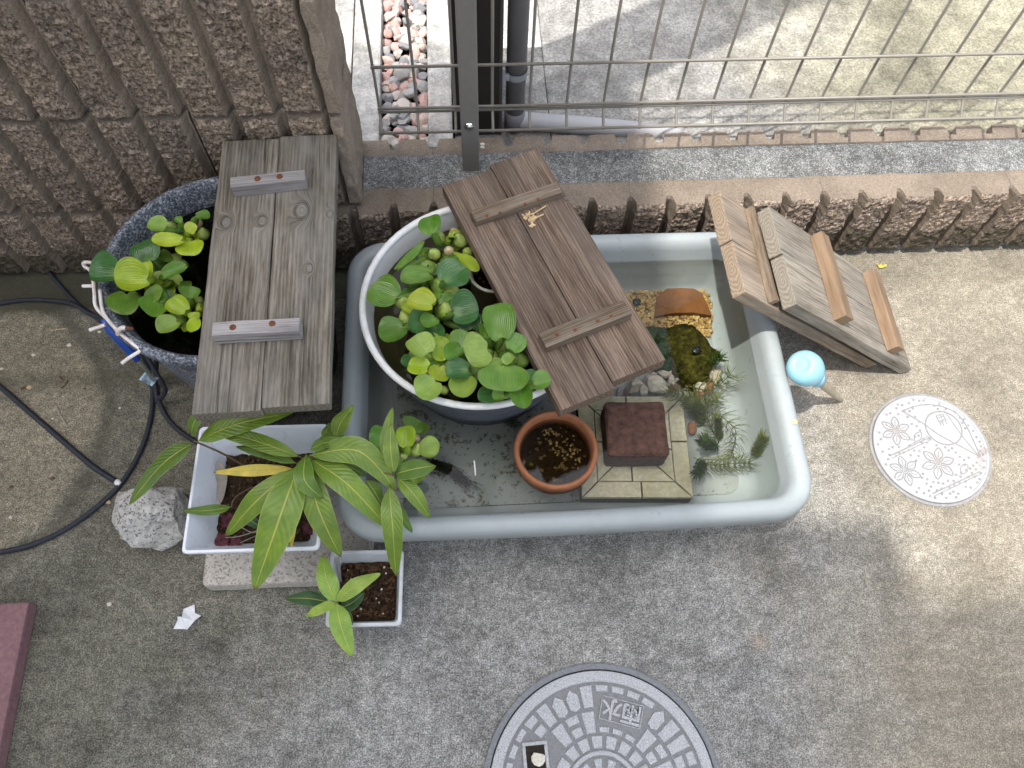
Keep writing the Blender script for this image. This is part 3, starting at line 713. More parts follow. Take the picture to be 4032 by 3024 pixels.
# sunken pots inside the tubs
def ringpot(name, label, c, r, z0, z1, mat, th=.006, soil='soil_wet'):
    t = thing(name, label, 'pot', (c[0], c[1], z0)); h = z1-z0
    obj('body', lathe([(0, .001), (r*.72, .001), (r*.76, .01), (r*.97, h-.012), (r, h-.003), (r-th*.4, h), (r-th, h-.003), (r*.94-th, h-.02), (r*.74, .012)], (c[0], c[1], z0), 40), mat, t, True)
    obj('soil', disc((c[0], c[1], z1-.02), r*.93-th*.6, 32), soil, t)
    return t
p = KR(660, 340, .345); ringpot('sunken_pot', 'white rimmed pot sunk in the dark water of the speckled tub', (p.x+.004, p.y-.004), .052, .051, .338, 'tub_pot_white')
p = K5(1230, 640, .262); ringpot('sunken_pot', 'white rimmed pot sunk beneath the edge of the brown lid', (p.x+.012, p.y+.016), .045, .048, .262, 'tub_pot_white')
p = K5(1330, 790, .262); ringpot('sunken_pot', 'terracotta pot sunk beneath the edge of the brown lid', (p.x+.018, p.y-.035), .044, .048, .257, 'terracotta')

# ---------------------------------------------------------------- wooden lids
def rect_px(c4, z):
    q = [G(*[a*1.8228 for a in p], z) for p in c4]     # top left, top right, bottom right, bottom left
    cen = (q[0]+q[1]+q[2]+q[3])/4; d = (q[0]+q[1]-q[2]-q[3]); L = d.length/2
    wv = q[1]+q[2]-q[0]-q[3]; W = wv.length/2; ang = math.atan2(d.y, d.x)
    return cen, ang, L, W
def lidframe(name, label, cen, ang): return thing(name, label, 'lid', cen, 'wooden tub lids', (0, 0, ang))
def plank(par, L, wd, th, loc, mat, seed):
    v, f = box(L, wd, th, .0022, 2, (0, 0, 0), 14, .0009, seed)
    o = link('plank', mesh('plank', v, f), mat, par); o.location = loc; return o
def stick(par, name, L, wd, th, loc, mat, seed, rz=90):
    v, f = box(L, wd, th, .0015, 2, (0, 0, 0), 6, .0007, seed)
    o = link(name, mesh(name, v, f), mat, par); o.location = loc; o.rotation_euler = (0, 0, R(rz)); return o
screwm = mesh('screw', *joinvf(lathe([(0, .0016), (.0035, .0014), (.0052, .0004), (.0053, -.001)], (0, 0, 0), 14), box(.0055, .0009, .0006, 0, 1, (0, 0, .0015)), box(.0009, .0055, .0006, 0, 1, (0, 0, .0015))), True)
nailm = mesh('nail_head', *lathe([(0, .0012), (.0026, .001), (.0032, .0), (.0032, -.001)], (0, 0, 0), 10), True)
for a in (screwm, nailm): a.materials.append(M['rust'])
def local(par_m, p): return par_m.inverted() @ p
# lid A on the speckled tub
ZT = .411; TK = .024
cen, ang, L, W = rect_px([(480, 303), (727, 292), (712, 882), (413, 887)], ZT)
cen.z = ZT
la = lidframe('wooden_lid', 'weathered grey two plank lid with two screwed handles on the speckled tub', cen, ang); bpy.context.view_layer.update(); mw = Matrix.Translation(cen) @ Matrix.Rotation(ang, 4, 'Z')
plank(la, L, W/2-.0008, TK, (-.002, W/4, -TK/2), 'wood_grey_left', 1); plank(la, L, W/2-.0008, TK, (.003, -W/4, -TK/2), 'wood_grey_right', 2)
for (a, b, c, d), sc_, mt in ((((496, 383), (658, 365), (659, 388), (497, 404)), ((556, 386), (604, 381)), 'wood_pale'), (((460, 696), (647, 685), (647, 715), (456, 727)), ((503, 707), (588, 699)), 'wood_pale')):
    q = [P(*k, ZT+.026) for k in (a, b, c, d)]; ce = (q[0]+q[1]+q[2]+q[3])/4; dd = (q[1]+q[2]-q[0]-q[3])/2; ww = ((q[0]+q[1]-q[2]-q[3])/2).length
    lc = local(mw, ce); an = math.degrees(math.atan2(dd.y, dd.x)-ang)
    s = stick(la, 'handle', dd.length, ww, .0255, (lc.x, lc.y, .0130), mt, 3+a[1], an)
    for k in sc_:
        lp = Matrix.Rotation(-R(an), 4, 'Z') @ (local(mw, P(*k, ZT+.026))-Vector((lc.x, lc.y, 0))); o = link('screw', screwm, None, s); o.location = (lp.x, lp.y, .0132); o.rotation_euler = (0, 0, k[0])
v, f = box(.006, .003, .001, .0005, 1); 
# lid B on the white rimmed tub
ZT = .331
cen, ang, L, W = rect_px([(952, 392), (1165, 328), (1440, 775), (1208, 890)], ZT); cen.z = ZT
lb = lidframe('wooden_lid', 'dark brown two plank lid with nailed cleats lying across the white rimmed tub', cen, ang); mwb = Matrix.Translation(cen) @ Matrix.Rotation(ang, 4, 'Z')
TKB = .027
plank(lb, L, W/2-.001, TKB, (-.006, W/4+.0003, -TKB/2), 'wood_brown', 5); plank(lb, L, W/2-.001, TKB, (.006, -W/4-.0003, -TKB/2), 'wood_brown', 6)
for (a, b, c, d), nails, hh in ((((1013, 455), (1202, 394), (1216, 413), (1030, 479)), ((1053, 468), (1082, 462), (1136, 443), (1164, 433)), .017), (((1162, 719), (1348, 648), (1365, 676), (1181, 751)), ((1204, 723), (1243, 714), (1292, 694), (1321, 684)), .019)):
    q = [P(*k, ZT+hh) for k in (a, b, c, d)]; ce = (q[0]+q[1]+q[2]+q[3])/4; dd = (q[1]+q[2]-q[0]-q[3])/2; ww = ((q[0]+q[1]-q[2]-q[3])/2).length
    lc = local(mwb, ce); an = math.degrees(math.atan2(dd.y, dd.x)-ang)
    s = stick(lb, 'cleat', dd.length, ww, hh, (lc.x, lc.y, hh/2+.0002), 'wood_brown_cleat', 20+a[1], an)
    for k in nails:
        lp = Matrix.Rotation(-R(an), 4, 'Z') @ (local(mwb, P(*k, ZT+hh))-Vector((lc.x, lc.y, 0))); o = link('nail_head', nailm, None, s); o.location = (lp.x, lp.y*.8, hh/2+.0002)
# the two lids leaning on the tray
th = math.atan2(.345, .392); dv = Vector((-math.cos(th), -.045, math.sin(th))).normalized()      # up the slope
def leanlid(label, low_near, L, W, TK, m1, cleats, cmat, seed):
    yv = Vector((0, 1, 0)); yv = (yv-dv*yv.dot(dv)).normalized(); nv = dv.cross(yv)
    if nv.z < 0: nv = -nv
    rot = Matrix((dv, yv, nv)).transposed()
    if rot.determinant() < 0:
        rot = Matrix((dv, yv, -nv)).transposed()
    o0 = Vector(low_near)
    t = thing('wooden_lid', label, 'lid', o0, 'wooden tub lids', rot.to_euler()); nz = 1 if (rot @ Vector((0, 0, 1))).z > 0 else -1
    for k in range(2):
        plank(t, L, W/2-.0012, TK, (L/2+(.003 if k else 0), W*(.25+.5*k), nz*TK/2), m1[k], seed+k)
    for (u, v0, ln, wd, hh) in cleats:
        stick(t, 'cleat', ln, wd, hh, (u, v0+ln/2, nz*(TK+hh/2+.0003)), cmat, seed+u*100)
    return t
leanlid('tan lid leaning lowest against the right rim of the tray', (.838, .716, .002), .525, .212, .026, ('wood_tan', 'wood_tan'), ((.443, .004, .20, .012, .016), (.13, .006, .19, .03, .019)), 'wood_tan', 31)
leanlid('greyish lid with two orange cleats stacked on the leaning tan lid', (.908, .70, .002), .495, .205, .026, ('wood_grey_tan', 'wood_grey_tan'), ((.335, .012, .185, .032, .024), (.105, .012, .185, .032, .024)), 'wood_orange', 41)

# dried flower on the brown lid
fl = thing('dried_flower', 'shrivelled straw coloured flower lying on the brown lid', 'dried flower', KL(590, 450, .3315))
obj('stalk', tube([KL(560, 440, .334), KL(610, 420, .336), KL(678, 378, .335)], [.0014, .0012, .0015], 6), 'straw', fl)
obj('stalk', tube([KL(575, 470, .334), KL(620, 450, .336), KL(663, 428, .335)], [.0014, .0012, .0015], 6), 'straw', fl)
for k, (x, y, r) in enumerate(((555, 440, .010), (590, 455, .011), (605, 440, .009), (598, 490, .009), (575, 425, .008))):
    c = KL(x, y, .3325+k*.0006); n = 9; V = [c]+[c+Vector((math.cos(6.283*i/n)*r*(.6+.4*math.sin(i*2.3+k)), math.sin(6.283*i/n)*r*(.6+.4*math.cos(i*1.7+k)), .001*math.sin(i*2+k))) for i in range(n)]
    obj('petal', (V, [[0, 1+i, 1+(i+1) % n] for i in range(n)]), 'straw', fl)

# ---------------------------------------------------------------- things in the tray
pc = (.140, .502)
tp = thing('terracotta_pot', 'round terracotta pot of wet dark soil standing in the tray water', 'pot', (pc[0], pc[1], ZF))
obj('body', lathe([(0, .001), (.05, .001), (.053, .01), (.064, .062), (.069, .067), (.0745, .079), (.0765, .103), (.075, .110), (.0715, .1125), (.0675, .110), (.066, .099), (.060, .062), (.05, .02)], (pc[0], pc[1], ZF), 56), 'terracotta', tp, True)
def soilgrid(c, rx, ry, z, amp, n=36, round_=True, seed=0):
    V, F, idx = [], [], {}
    for j in range(n+1):
        for i in range(n+1):
            a, b = -1+2*i/n, -1+2*j/n
            if round_:
                m_ = max(abs(a), abs(b)); L_ = math.hypot(a, b)
                if L_ > 1e-6: a, b = a*m_/L_, b*m_/L_
            q = Vector((c[0]+a*rx, c[1]+b*ry, 0))
            V.append((q.x, q.y, z+amp*(noise.fractal(q*90+Vector((seed, 0, 0)), 1, 2, 4)+.6*noise.noise(q*25+Vector((0, seed, 0))))))
    for j in range(n):
        for i in range(n): a = j*(n+1)+i; F.append([a, a+1, a+n+2, a+n+1])
    return V, F
def grains(pts, s0, s1, seed, sub=1, flat=.75):
    rn = random.Random(seed); base = [rock(seed+i, 1, 1, flat, 6, sub, .08) for i in range(5)]; V, F = [], []
    for p in pts:
        v, f = rn.choice(base); s = rn.uniform(s0, s1); e = Euler((rn.uniform(-.7, .7), rn.uniform(-.7, .7), rn.uniform(0, 6.3))).to_matrix()
        k = len(V); V += [Vector(p)+e @ (q*s) for q in v]; F += [[i+k for i in q] for q in f]
    return V, F
obj('soil', soilgrid(pc, .062, .062, ZF+.079, .004, 30), 'soil_wet', tp, True)
rn = random.Random(5)
def inc(c, r, z, n, a0=0, a1=6.283): return [(c[0]+r*math.sqrt(q)*math.cos(t_), c[1]+r*math.sqrt(q)*math.sin(t_), z) for q, t_ in ((rn.random(), rn.uniform(a0, a1)) for _ in range(n))]
tag(obj('soil_grain', grains(inc(pc, .05, ZF+.084, 60, -.7, 2.0), .0014, .0032, 9), 'tan_pebble', tp), kind='stuff')
obj('water', disc((pc[0], pc[1], ZF+.0845), .0635, 40), 'water_pot', tp)
# stepping tile
tc = P(1373, 965, .062); TS = .1035
tl = thing('stone_tile', 'square beige patterned tile under the dark brick in the tray', 'tile', (.297, .531, ZF), None, (0, 0, R(-3)))
v, f = box(TS*2, TS*2, .026, .002, 1, (0, 0, .013)); o = link('tile_base', mesh('tile_base', v, f), 'tile_joint', tl)
def prism(poly, z0, z1):
    n = len(poly); c = (sum(p[0] for p in poly)/n, sum(p[1] for p in poly)/n)
    V = [(x, y, z0) for x, y in poly]+[(x, y, z1-.001) for x, y in poly]+[(c[0]+(x-c[0])*.975, c[1]+(y-c[1])*.975, z1) for x, y in poly]
    F = [[i, (i+1) % n, n+(i+1) % n, n+i] for i in range(n)]+[[n+i, n+(i+1) % n, 2*n+(i+1) % n, 2*n+i] for i in range(n)]+[list(range(2*n, 3*n))]
    return V, F
def inset(poly, d):
    n = len(poly); c = Vector((sum(p[0] for p in poly)/n, sum(p[1] for p in poly)/n)); return [tuple(Vector(p)+(c-Vector(p)).normalized()*d) for p in poly]
A_, B_, C_ = TS, TS*.70, TS*.36
for k in range(4):
    rm = Matrix.Rotation(R(90*k), 2)
    polys = []
    for (ro, ri, cut) in ((A_, B_, .12), (B_, C_, -.2)):
        x = cut*ri
        polys += [[(-ro, -ro), (x, -ro), (x, -ri), (-ri, -ri)], [(x, -ro), (ro, -ro), (ri, -ri), (x, -ri)]]
    for pl in polys:
        pl = [tuple(rm @ Vector(q)) for q in inset(pl, .0016)]
        v, f = prism(pl, .02, .0335); link('tile_piece', mesh('tile_piece', v, f), 'tile_beige', tl)
v, f = prism([(-C_+.001, -C_+.001), (C_-.001, -C_+.001), (C_-.001, C_-.001), (-C_+.001, C_-.001)], .02, .0335); link('tile_piece', mesh('tile_piece', v, f), 'tile_beige', tl)
# brick
bk = P(1375, 920, .155)
v, f = box(.113, .108, .066, .010, 3, (0, 0, 0))
bm = bmesh.new(); mm = mesh('t', v, f); bm.from_mesh(mm); bpy.data.meshes.remove(mm); bmesh.ops.subdivide_edges(bm, edges=list(bm.edges), cuts=5, use_grid_fill=True)
for q in bm.verts: q.co += noise.noise_vector(q.co*55)*.0016 + noise.noise_vector(q.co*160)*.0008
v, f = tomesh(bm)
o = link('brick', mesh('brick', v, f), 'brick_dark'); o.location = (.2925, .540, ZF+.0335+.0335); o.rotation_euler = (0, 0, R(-2)); tag(o, 'dark red brown square brick standing out of the tray water', 'brick')
# pebble bed
rn = random.Random(11); pts = []
poly = [(330, 200), (720, 225), (1230, 235), (1285, 420), (1285, 690), (900, 700), (600, 660), (350, 420)]
def inpoly(x, y):
    r = False; n = len(poly)
    for i in range(n):
        (x1, y1), (x2, y2) = poly[i], poly[(i+1) % n]
        if (y1 > y) != (y2 > y) and x < (x2-x1)*(y-y1)/(y2-y1)+x1: r = not r
    return r
for _ in range(2600):
    x, y = rn.uniform(330, 1290), rn.uniform(195, 710)
    if inpoly(x+rn.uniform(-18, 18), y+rn.uniform(-14, 14)):
        p = KP(x, y, .068); pts.append((p.x, p.y, .063+rn.uniform(0, .009)))
tag(obj('pebble_bed', grains(pts, .0030, .0047, 21), 'tan_pebble'), 'bed of tiny tan pebbles on the tray floor', 'pebbles', None, 'stuff')
# broken pot piece
pl = [(712, 495), (735, 290), (830, 222), (970, 215), (1100, 222), (1180, 262), (1235, 370), (1283, 485), (1080, 462), (900, 466)]
q = [KP(x, y, .085) for x, y in pl]; cz = Vector((0, 0, 0))
for a in q: cz += a/len(q)
V = []; nq = len(q); rings = 5
for s_ in (0, 1):
    for r_ in range(rings):
        k = 1-r_/rings
        for a in q:
            p = cz+(a-cz)*k; d = (p.x-cz.x)/.1
            p = Vector((p.x, p.y, .088-.03*(d*.1)**2/.04-.002 + (0 if s_ == 0 else -.008)+noise.noise(p*60)*.0015)); V.append(p)
F = []
for s_ in (0, 1):
    o_ = s_*rings*nq
    for r_ in range(rings-1):
        for i in range(nq):
            fc = [o_+r_*nq+i, o_+r_*nq+(i+1) % nq, o_+(r_+1)*nq+(i+1) % nq, o_+(r_+1)*nq+i]; F.append(fc if s_ else fc[::-1])
    F.append([o_+(rings-1)*nq+i for i in range(nq)])
for i in range(nq): F.append([i, (i+1) % nq, rings*nq+(i+1) % nq, rings*nq+i])
tag(obj('pot_shard', (V, F), 'shard'), 'orange brown broken pot piece on the tan pebbles under water', 'pot shard')
def rockobj(name, c, s, mat, label, cat, seed, group=None, sub=4, planes=10, rough=.08, rz=0, sink=.7):
    v, f = rock(seed, s[0]*1.12, s[1]*1.12, s[2]*1.1, planes, sub, rough, *((.5, .85) if planes == 12 and sub == 3 else (.62, .95)))
    o = link(name, mesh(name, v, f, False), mat); o.location = Vector(c)+Vector((0, 0, s[2]*sink)); o.rotation_euler = (0, 0, rz)
    return tag(o, label, cat, group)
c = KP(1075, 850, .10); mo = rockobj('mossy_stone', (c.x, c.y, ZF-.005), (.058, .062, .043), 'moss_olive', 'large stone coated with olive moss in the tray', 'stone', 5, None, 5, 12, .16)
c = KP(790, 790, .09); rockobj('mossy_stone', (c.x, c.y, ZF-.005), (.034, .056, .038), 'moss_green', 'narrow dark green mossy stone half under the brown lid', 'stone', 8, None, 4, 10, .12)
for nm, (x, y, z, s), lb in (('snail', (525, 365, .076, .0085), 'black snail on the tan pebbles near the lid corner'), ('snail', (1152, 218, .062, .0035), 'tiny black snail above the orange shard'), ('snail', (1120, 850, .126, .009), 'dark snail sitting on the olive mossy stone')):
    sn = thing(nm, lb, 'snail', KP(x, y, z))
    V = []; b0 = KP(x, y, z)
    pts_ = [b0+Vector((s*(1-t_/26)*math.cos(t_*.62)*.75, s*(1-t_/26)*math.sin(t_*.62)*.75, s*.25+t_*s*.035)) for t_ in range(24)]
    obj('shell', tube(pts_, [s*(.52*(1-t_/27)) for t_ in range(24)], 8), 'snail', sn, True)
    obj('foot', tube([b0+Vector((-s*.9, 0, 0)), b0+Vector((0, -s*.3, .001)), b0+Vector((s*1.1, -s*.5, 0))], [s*.15, s*.42, s*.12], 8), 'snail', sn, True)
st = [(520, 1180, 160, 125, 'w'), (755, 1158, 185, 185, 'w'), (885, 1125, 95, 75, 'w'), (845, 1042, 180, 90, 'w'), (1160, 1175, 150, 175, 'w'), (1245, 1062, 160, 130, 'w'), (1345, 1060, 95, 160, 'w'), (1120, 1065, 140, 90, 'w'), (955, 1140, 110, 95, 'p'), (608, 1215, 85, 90, 'w'), (1262, 1185, 100, 100, 'r'), (1165, 1275, 140, 80, 'r'), (690, 1090, 110, 60, 'w'), (1135, 1022, 95, 50, 'p'), (365, 1240, 95, 70, 'p'), (1205, 1330, 90, 90, 'p'), (1100, 1600, 95, 90, 'r'), (1045, 1190, 90, 70, 'p'), (640, 1130, 100, 80, 'p'), (900, 1190, 120, 70, 'r'), (450, 1250, 90, 60, 'r')]
names = {'w': 'white_stone', 'p': 'pink_stone', 'r': 'rust_stone'}
labs = {0: 'wide pale stone at the lid end in the white stone pile', 1: 'largest round white stone in the pile above the beige tile', 2: 'small bright white stone right of the largest round one', 3: 'flat cream stone below the olive mossy stone', 4: 'tall streaked white stone among the pond weed', 5: 'broad cream stone at the top right of the pile', 6: 'upright pale stone at the right end of the pile', 10: 'rust orange stone right of the streaked white stone', 11: 'flat orange stone below the streaked white stone', 7: 'mossy grey stone just under the olive mossy stone', 8: 'pinkish stone right of the small bright white stone', 9: 'small pale stone left of the largest round one', 12: 'thin cream stone above the largest round white stone', 13: 'pink sliver of stone touching the mossy stone', 14: 'pinkish stone half under the end of the brown lid', 15: 'pinkish stone lowest in the pile beside the tile corner', 17: 'small pink stone left of the streaked white stone', 18: 'pink stone between the wide pale and largest white stones', 19: 'rusty stone below the small bright white stone', 20: 'rusty stone at the left end of the pile by the tile', 16: 'red brown stone lying beside the right edge of the tile'}
for i, (x, y, a, b, k) in enumerate(st):
    lowr = i in (7, 8, 12, 13, 14, 15, 17, 18, 19, 20)
    z = .092 if not lowr else .075; c = KP(x, y, z); px = .3919*1.58/3100
    rockobj('stone', (c.x, c.y, ZF+(.012 if not lowr else -.003)), (a*px*.56, b*px*.6, .018 if not lowr else .019), names[k], labs.get(i, 'small stone low down in the pile between tile and mossy stones'), 'stone', 200+i*3, 'stones piled in the tray', 3, 12, .04, 0, .6)
tag(obj('white_rod', tube([KT(1408, 645, .17), KT(1425, 820, .166)], .0013, 8), 'rim_white'), 'short white plastic rod afloat in front of the tub', 'rod')

# pond weed
def sprig(label, pts, whorl=.016, fl=.022, nf=9, mat='weed', r=.00055, seed=0, up=.25, bush=1.0):
    rn = random.Random(seed); pth = spline(pts, 10)
    for e_ in pth: e_.z = max(e_.z, .066)
    t = thing('pond_weed', label, 'pond weed', pth[0], 'pond weed in the tray'); whorl *= .62; nf = int(nf*1.35); fl *= 1.2; r *= 1.0
    obj('stem', tube(pth, .0009, 5), mat, t)
    V, F = [], []; acc = 0; prev = pth[0]
    for i, p in enumerate(pth[1:], 1):
        acc += (p-prev).length; d = (p-prev).normalized(); prev = p
        if acc >= whorl or i == len(pth)-1:
            acc = 0; a = d.orthogonal().normalized(); b = d.cross(a)
            for k in range(nf):
                q = 6.283*k/nf+rn.uniform(-.3, .3); dr = a*math.cos(q)+b*math.sin(q); L = fl*rn.uniform(.6, 1.15)
                p1 = p+dr*L*.5+d*L*.22*bush; p2 = p+dr*L*.85+d*L*.7*bush+Vector((0, 0, up*L*.3))
                for e in (p1, p2): e.z = min(max(e.z, .064), .1505)
                v, f = tube(spline([p, p1, p2], 3), [r, r, r*.95, r*.9, r*.8, r*.6, r*.4], 3); o_ = len(V); V += v; F += [[x+o_ for x in y] for y in f]
                if rn.random() < .6:
                    p3 = p1+(dr*rn.uniform(.3, .8)+d*.5+b*rn.uniform(-.7, .7))*L*.45; p3.z = min(max(p3.z, .064), .1505)
                    v, f = tube([p1, (p1+p3)/2+d*.001, p3], [r*.9, r*.8, r*.4], 3); o_ = len(V); V += v; F += [[x+o_ for x in y] for y in f]
    tag(obj('leaf_whorl', (V, F), mat, t), kind='stuff'); return t
sprig('loose feathery weed at the top right beside the white stones', [KW(300, 330, .09), KW(560, 370, .11), KW(760, 210, .14)], .017, .026, 9, seed=1)
sprig('weed stem over the upper right edge of the beige tile', [KW(520, 620, .08), KW(280, 460, .13), KW(110, 400, .145)], .009, .020, 11, seed=2)
sprig('thin stemmed weed with fan whorls at mid right', [KW(560, 640, .1), KW(645, 655, .12), KW(755, 740, .12), KW(825, 850, .11), KW(770, 1080, .08)], .021, .026, 7, seed=3)
sprig('weed lying along the lower right floor', [KW(360, 1105, .10), KW(480, 1180, .10), KW(600, 1190, .1), KW(730, 1180, .1), KW(960, 1170, .10)], .013, .020, 11, seed=4)
sprig('fuzzy weed tip nearest the right wall of the tray', [KW(1030, 1110, .10), KW(1070, 1000, .12), KW(1130, 890, .14)], .0032, .013, 13, seed=5, bush=1.4)
sprig('dense green weed tip by the lower right tile edge', [KW(480, 1150, .10), KW(430, 1230, .12), KW(400, 1290, .13)], .0035, .012, 12, 'weed_dark', seed=6, bush=1.2)
sprig('bright bushy weed crown right of the red brown stone', [KW(620, 990, .08), KW(500, 950, .12), KW(470, 920, .145)], .005, .015, 12, 'weed_dark', .0007, 7)
sprig('upright weed tuft in the middle of the weeds', [KW(650, 940, .06), KW(635, 800, .10), KW(620, 680, .14)], .004, .009, 10, seed=8, bush=1.8)
sprig('brownish weed mass below the streaked white stone', [KW(480, 780, .06), KW(400, 620, .09), KW(330, 520, .13)], .0045, .017, 12, seed=9)
sprig('dark weed tuft beside the olive mossy stone', [KW(430, 120, .08), KW(540, 60, .12), KW(650, 10, .14)], .007, .014, 10, 'weed_dark', .0008, 10)
sprig('tangled weed in the centre between tile and white stones', [KW(640, 940, .07), KW(520, 700, .09), KW(480, 540, .11), KW(620, 480, .14)], .012, .022, 10, seed=11)
sprig('small weed behind the front rim of the tub', [P(1060, 905, .05), P(1090, 905, .07), P(1110, 915, .09)], .007, .012, 9, 'weed_dark', .0006, 12)

# ---------------------------------------------------------------- floating water hyacinths
HUE = {'y': (.29, .41, .025), 'l': (.21, .33, .06), 'g': (.10, .225, .025), 'd': (.045, .135, .035), 'x': (.08, .165, .02), 'c': (.42, .38, .20)}
def hleaf(par, B, Tp, wpx, k, z, hue, crown, seed, cup=.42, fold=0.0, dz=None):
    rn = random.Random(seed)
    A = Tp-B; a = A.normalized(); B = B-a*A.length*.04; L = A.length*1.06; W = wpx
    s = Vector((-a.y, a.x, 0)).normalized(); up = a.cross(s)
    if up.z < 0: up = -up
    n, m_ = 26, 6; V, F, UV = [], [], []
    ro = rn.uniform(-1.0, 1.0); cup = rn.uniform(.15, 1.15); W *= rn.uniform(.94, 1.1); bend = rn.uniform(-.15, .45)
    for j in range(m_+1):
        for i in range(n+1):
            q = -math.pi*.93+2*math.pi*.93*i/n          # direction round the blade, notch at the stalk
            x = L*(.46+.54*math.cos(q)); y = W*.5*math.sin(q)*(1+.06*math.cos(q))
            back = max(0, -math.cos(q)); x -= back*L*.10*(1 if abs(math.sin(q)) > .35 else .2)
            x += L*.03*math.sin(3*q+seed); y *= 1+.03*math.sin(2*q+seed)
            r = (j/m_)**.8
            px_, py_ = x*r, y*r
            h = cup*(py_*py_/(W*.5)*.7+ (px_-L*.35)**2/L*.25) - bend*max(0, px_-L*.55)**2/L*1.4 + ro*py_*.35 + L*.035*math.sin(px_/L*5+seed)*r + W*.03*math.sin(py_/W*9+seed*2)*r
            V.append(B+a*px_+s*py_+up*h); hw_ = W*.5*math.sqrt(max(.02, 1-((px_/L-.46)/.56)**2)); UV.append((.5+.5*max(-1, min(1, py_/hw_)), r))
    for j in range(m_):
        for i in range(n): b0 = j*(n+1)+i; F.append([b0, b0+1, b0+n+2, b0+n+1])
    c = crown; mid = (B+c)/2+Vector((0, 0, -.004)); pp = spline([c, mid, B+a*L*.02], 5)
    rr = [.004+.0035*math.sin(math.pi*i/(len(pp)-1)) for i in range(len(pp))]; rr[-1] = .0022; rr[-2] = .0028
    v, f = tube(pp, rr, 7); o_ = len(V); V += v; F += [[x+o_ for x in y] for y in f]; UV += [(.5, .0)]*len(v)
    o = obj('leaf', (V, F), 'hyacinth_leaf', par, True, UV)
    hc = HUE[hue]; j_ = rn.uniform(.85, 1.15); setcol(o, (hc[0]*j_*rn.uniform(.9, 1.1), hc[1]*j_, hc[2]*j_))
    return o
def bulb(par, c, r, hue, seed, tall=1.2):
    rn = random.Random(seed); prof = [(0, -r*tall), (r*.45, -r*tall*.85), (r*.85, -r*tall*.35), (r, 0), (r*.86, r*tall*.4), (r*.5, r*tall*.8), (r*.28, r*tall*1.05), (0, r*tall*1.1)]
    v, f = lathe(prof, (0, 0, 0), 14); e = Euler((rn.uniform(-.5, .5), rn.uniform(-.5, .5), rn.uniform(0, 6))).to_matrix()
    v = [c+e @ p for p in v]; o = obj('float_bulb', (v, f), 'hyacinth_bulb', par, True); hc = HUE[hue]; j = rn.uniform(.9, 1.15); setcol(o, (hc[0]*j*1.2+.08, hc[1]*j*1.05+.07, hc[2]*1.3+.03)); return o
def hyacinth(label, K, kpx, zc, crown, leaves, bulbs, group, seed):
    c = K(*crown, zc); t = thing('water_hyacinth', label, 'water plant', c, group)
    for i, (bx, by, tx, ty_, w, z, hue) in enumerate(leaves):
        dz = .006*(((i*37+seed) % 5)/4-.5)
        B = K(bx, by, z); Tp = K(tx, ty_, z+.004+dz)
        hleaf(t, B, Tp, w*kpx, K, z, hue, c+(B-c)*.25+Vector((0, 0, -.002)), seed*31+i)
    rx = random.Random(seed*7)
    for i in range(13 if group else 4):                  # young leaves low in the rosette
        a = rx.uniform(0, 6.283); d = rx.uniform(.010, .048); L_ = rx.uniform(.014, .026); hz_ = zc+rx.uniform(.012, .040)
        B = c+Vector((math.cos(a)*d, math.sin(a)*d, 0)); B.z = hz_; a2 = a+rx.uniform(-.8, .8)
        ctr_ = Vector((CB[0], CB[1], 0)) if zc < .3 and zc > .2 else Vector((CA[0], CA[1], 0))
        if group and (Vector((B.x, B.y, 0))-ctr_).length > (.16 if zc < .3 else .125): continue
        hleaf(t, B, B+Vector((math.cos(a2)*L_, math.sin(a2)*L_, rx.uniform(-.004, .010))), L_*rx.uniform(.85, 1.25), K, hz_, rx.choice('ylgxdg'), c+(B-c)*.3+Vector((0, 0, -.004)), seed*53+i)
    for i, (x, y, r, hue) in enumerate(bulbs):
        bulb(t, K(x, y, zc+.020+r*kpx*.5), r*kpx*1.12, hue, seed*17+i)
    return t
kb = .5424*1.37/3100*.97
G1 = 'water hyacinths in the white rimmed tub'
hyacinth('water hyacinth at the back of the white tub with one leaf raised against the rim', K5, kb, .262, (920, 430), [(835, 300, 790, 185, 175, .335, 'g'), (1050, 480, 1155, 575, 125, .30, 'y'), (600, 560, 770, 385, 70, .30, 'g')], [(880, 345, 50, 'l'), (1040, 365, 55, 'l'), (1000, 320, 45, 'c'), (850, 465, 46, 'l'), (955, 440, 38, 'c'), (1090, 450, 38, 'l')], G1, 1)
hyacinth('water hyacinth with a wide blue green leaf beside the lid edge', K5, kb, .262, (860, 720), [(800, 610, 600, 640, 190, .315, 'g'), (555, 775, 380, 710, 255, .315, 'g'), (820, 830, 665, 780, 205, .335, 'y'), (935, 655, 1070, 555, 270, .335, 'd'), (860, 540, 830, 620, 110, .29, 'x')], [(890, 700, 68, 'g'), (620, 805, 60, 'l'), (975, 745, 60, 'l'), (760, 640, 45, 'l')], G1, 2)
hyacinth('water hyacinth in the middle of the white tub with dark cupped leaves', K5, kb, .262, (850, 930), [(1000, 890, 1170, 850, 235, .32, 'd'), (1120, 1000, 1080, 900, 205, .305, 'd'), (610, 1000, 455, 1060, 235, .295, 'x'), (775, 985, 660, 985, 225, .31, 'd'), (850, 990, 880, 1090, 130, .30, 'd'), (850, 940, 760, 990, 130, .315, 'g')], [(940, 880, 64, 'l'), (640, 930, 48, 'l'), (900, 800, 30, 'y')], G1, 3)
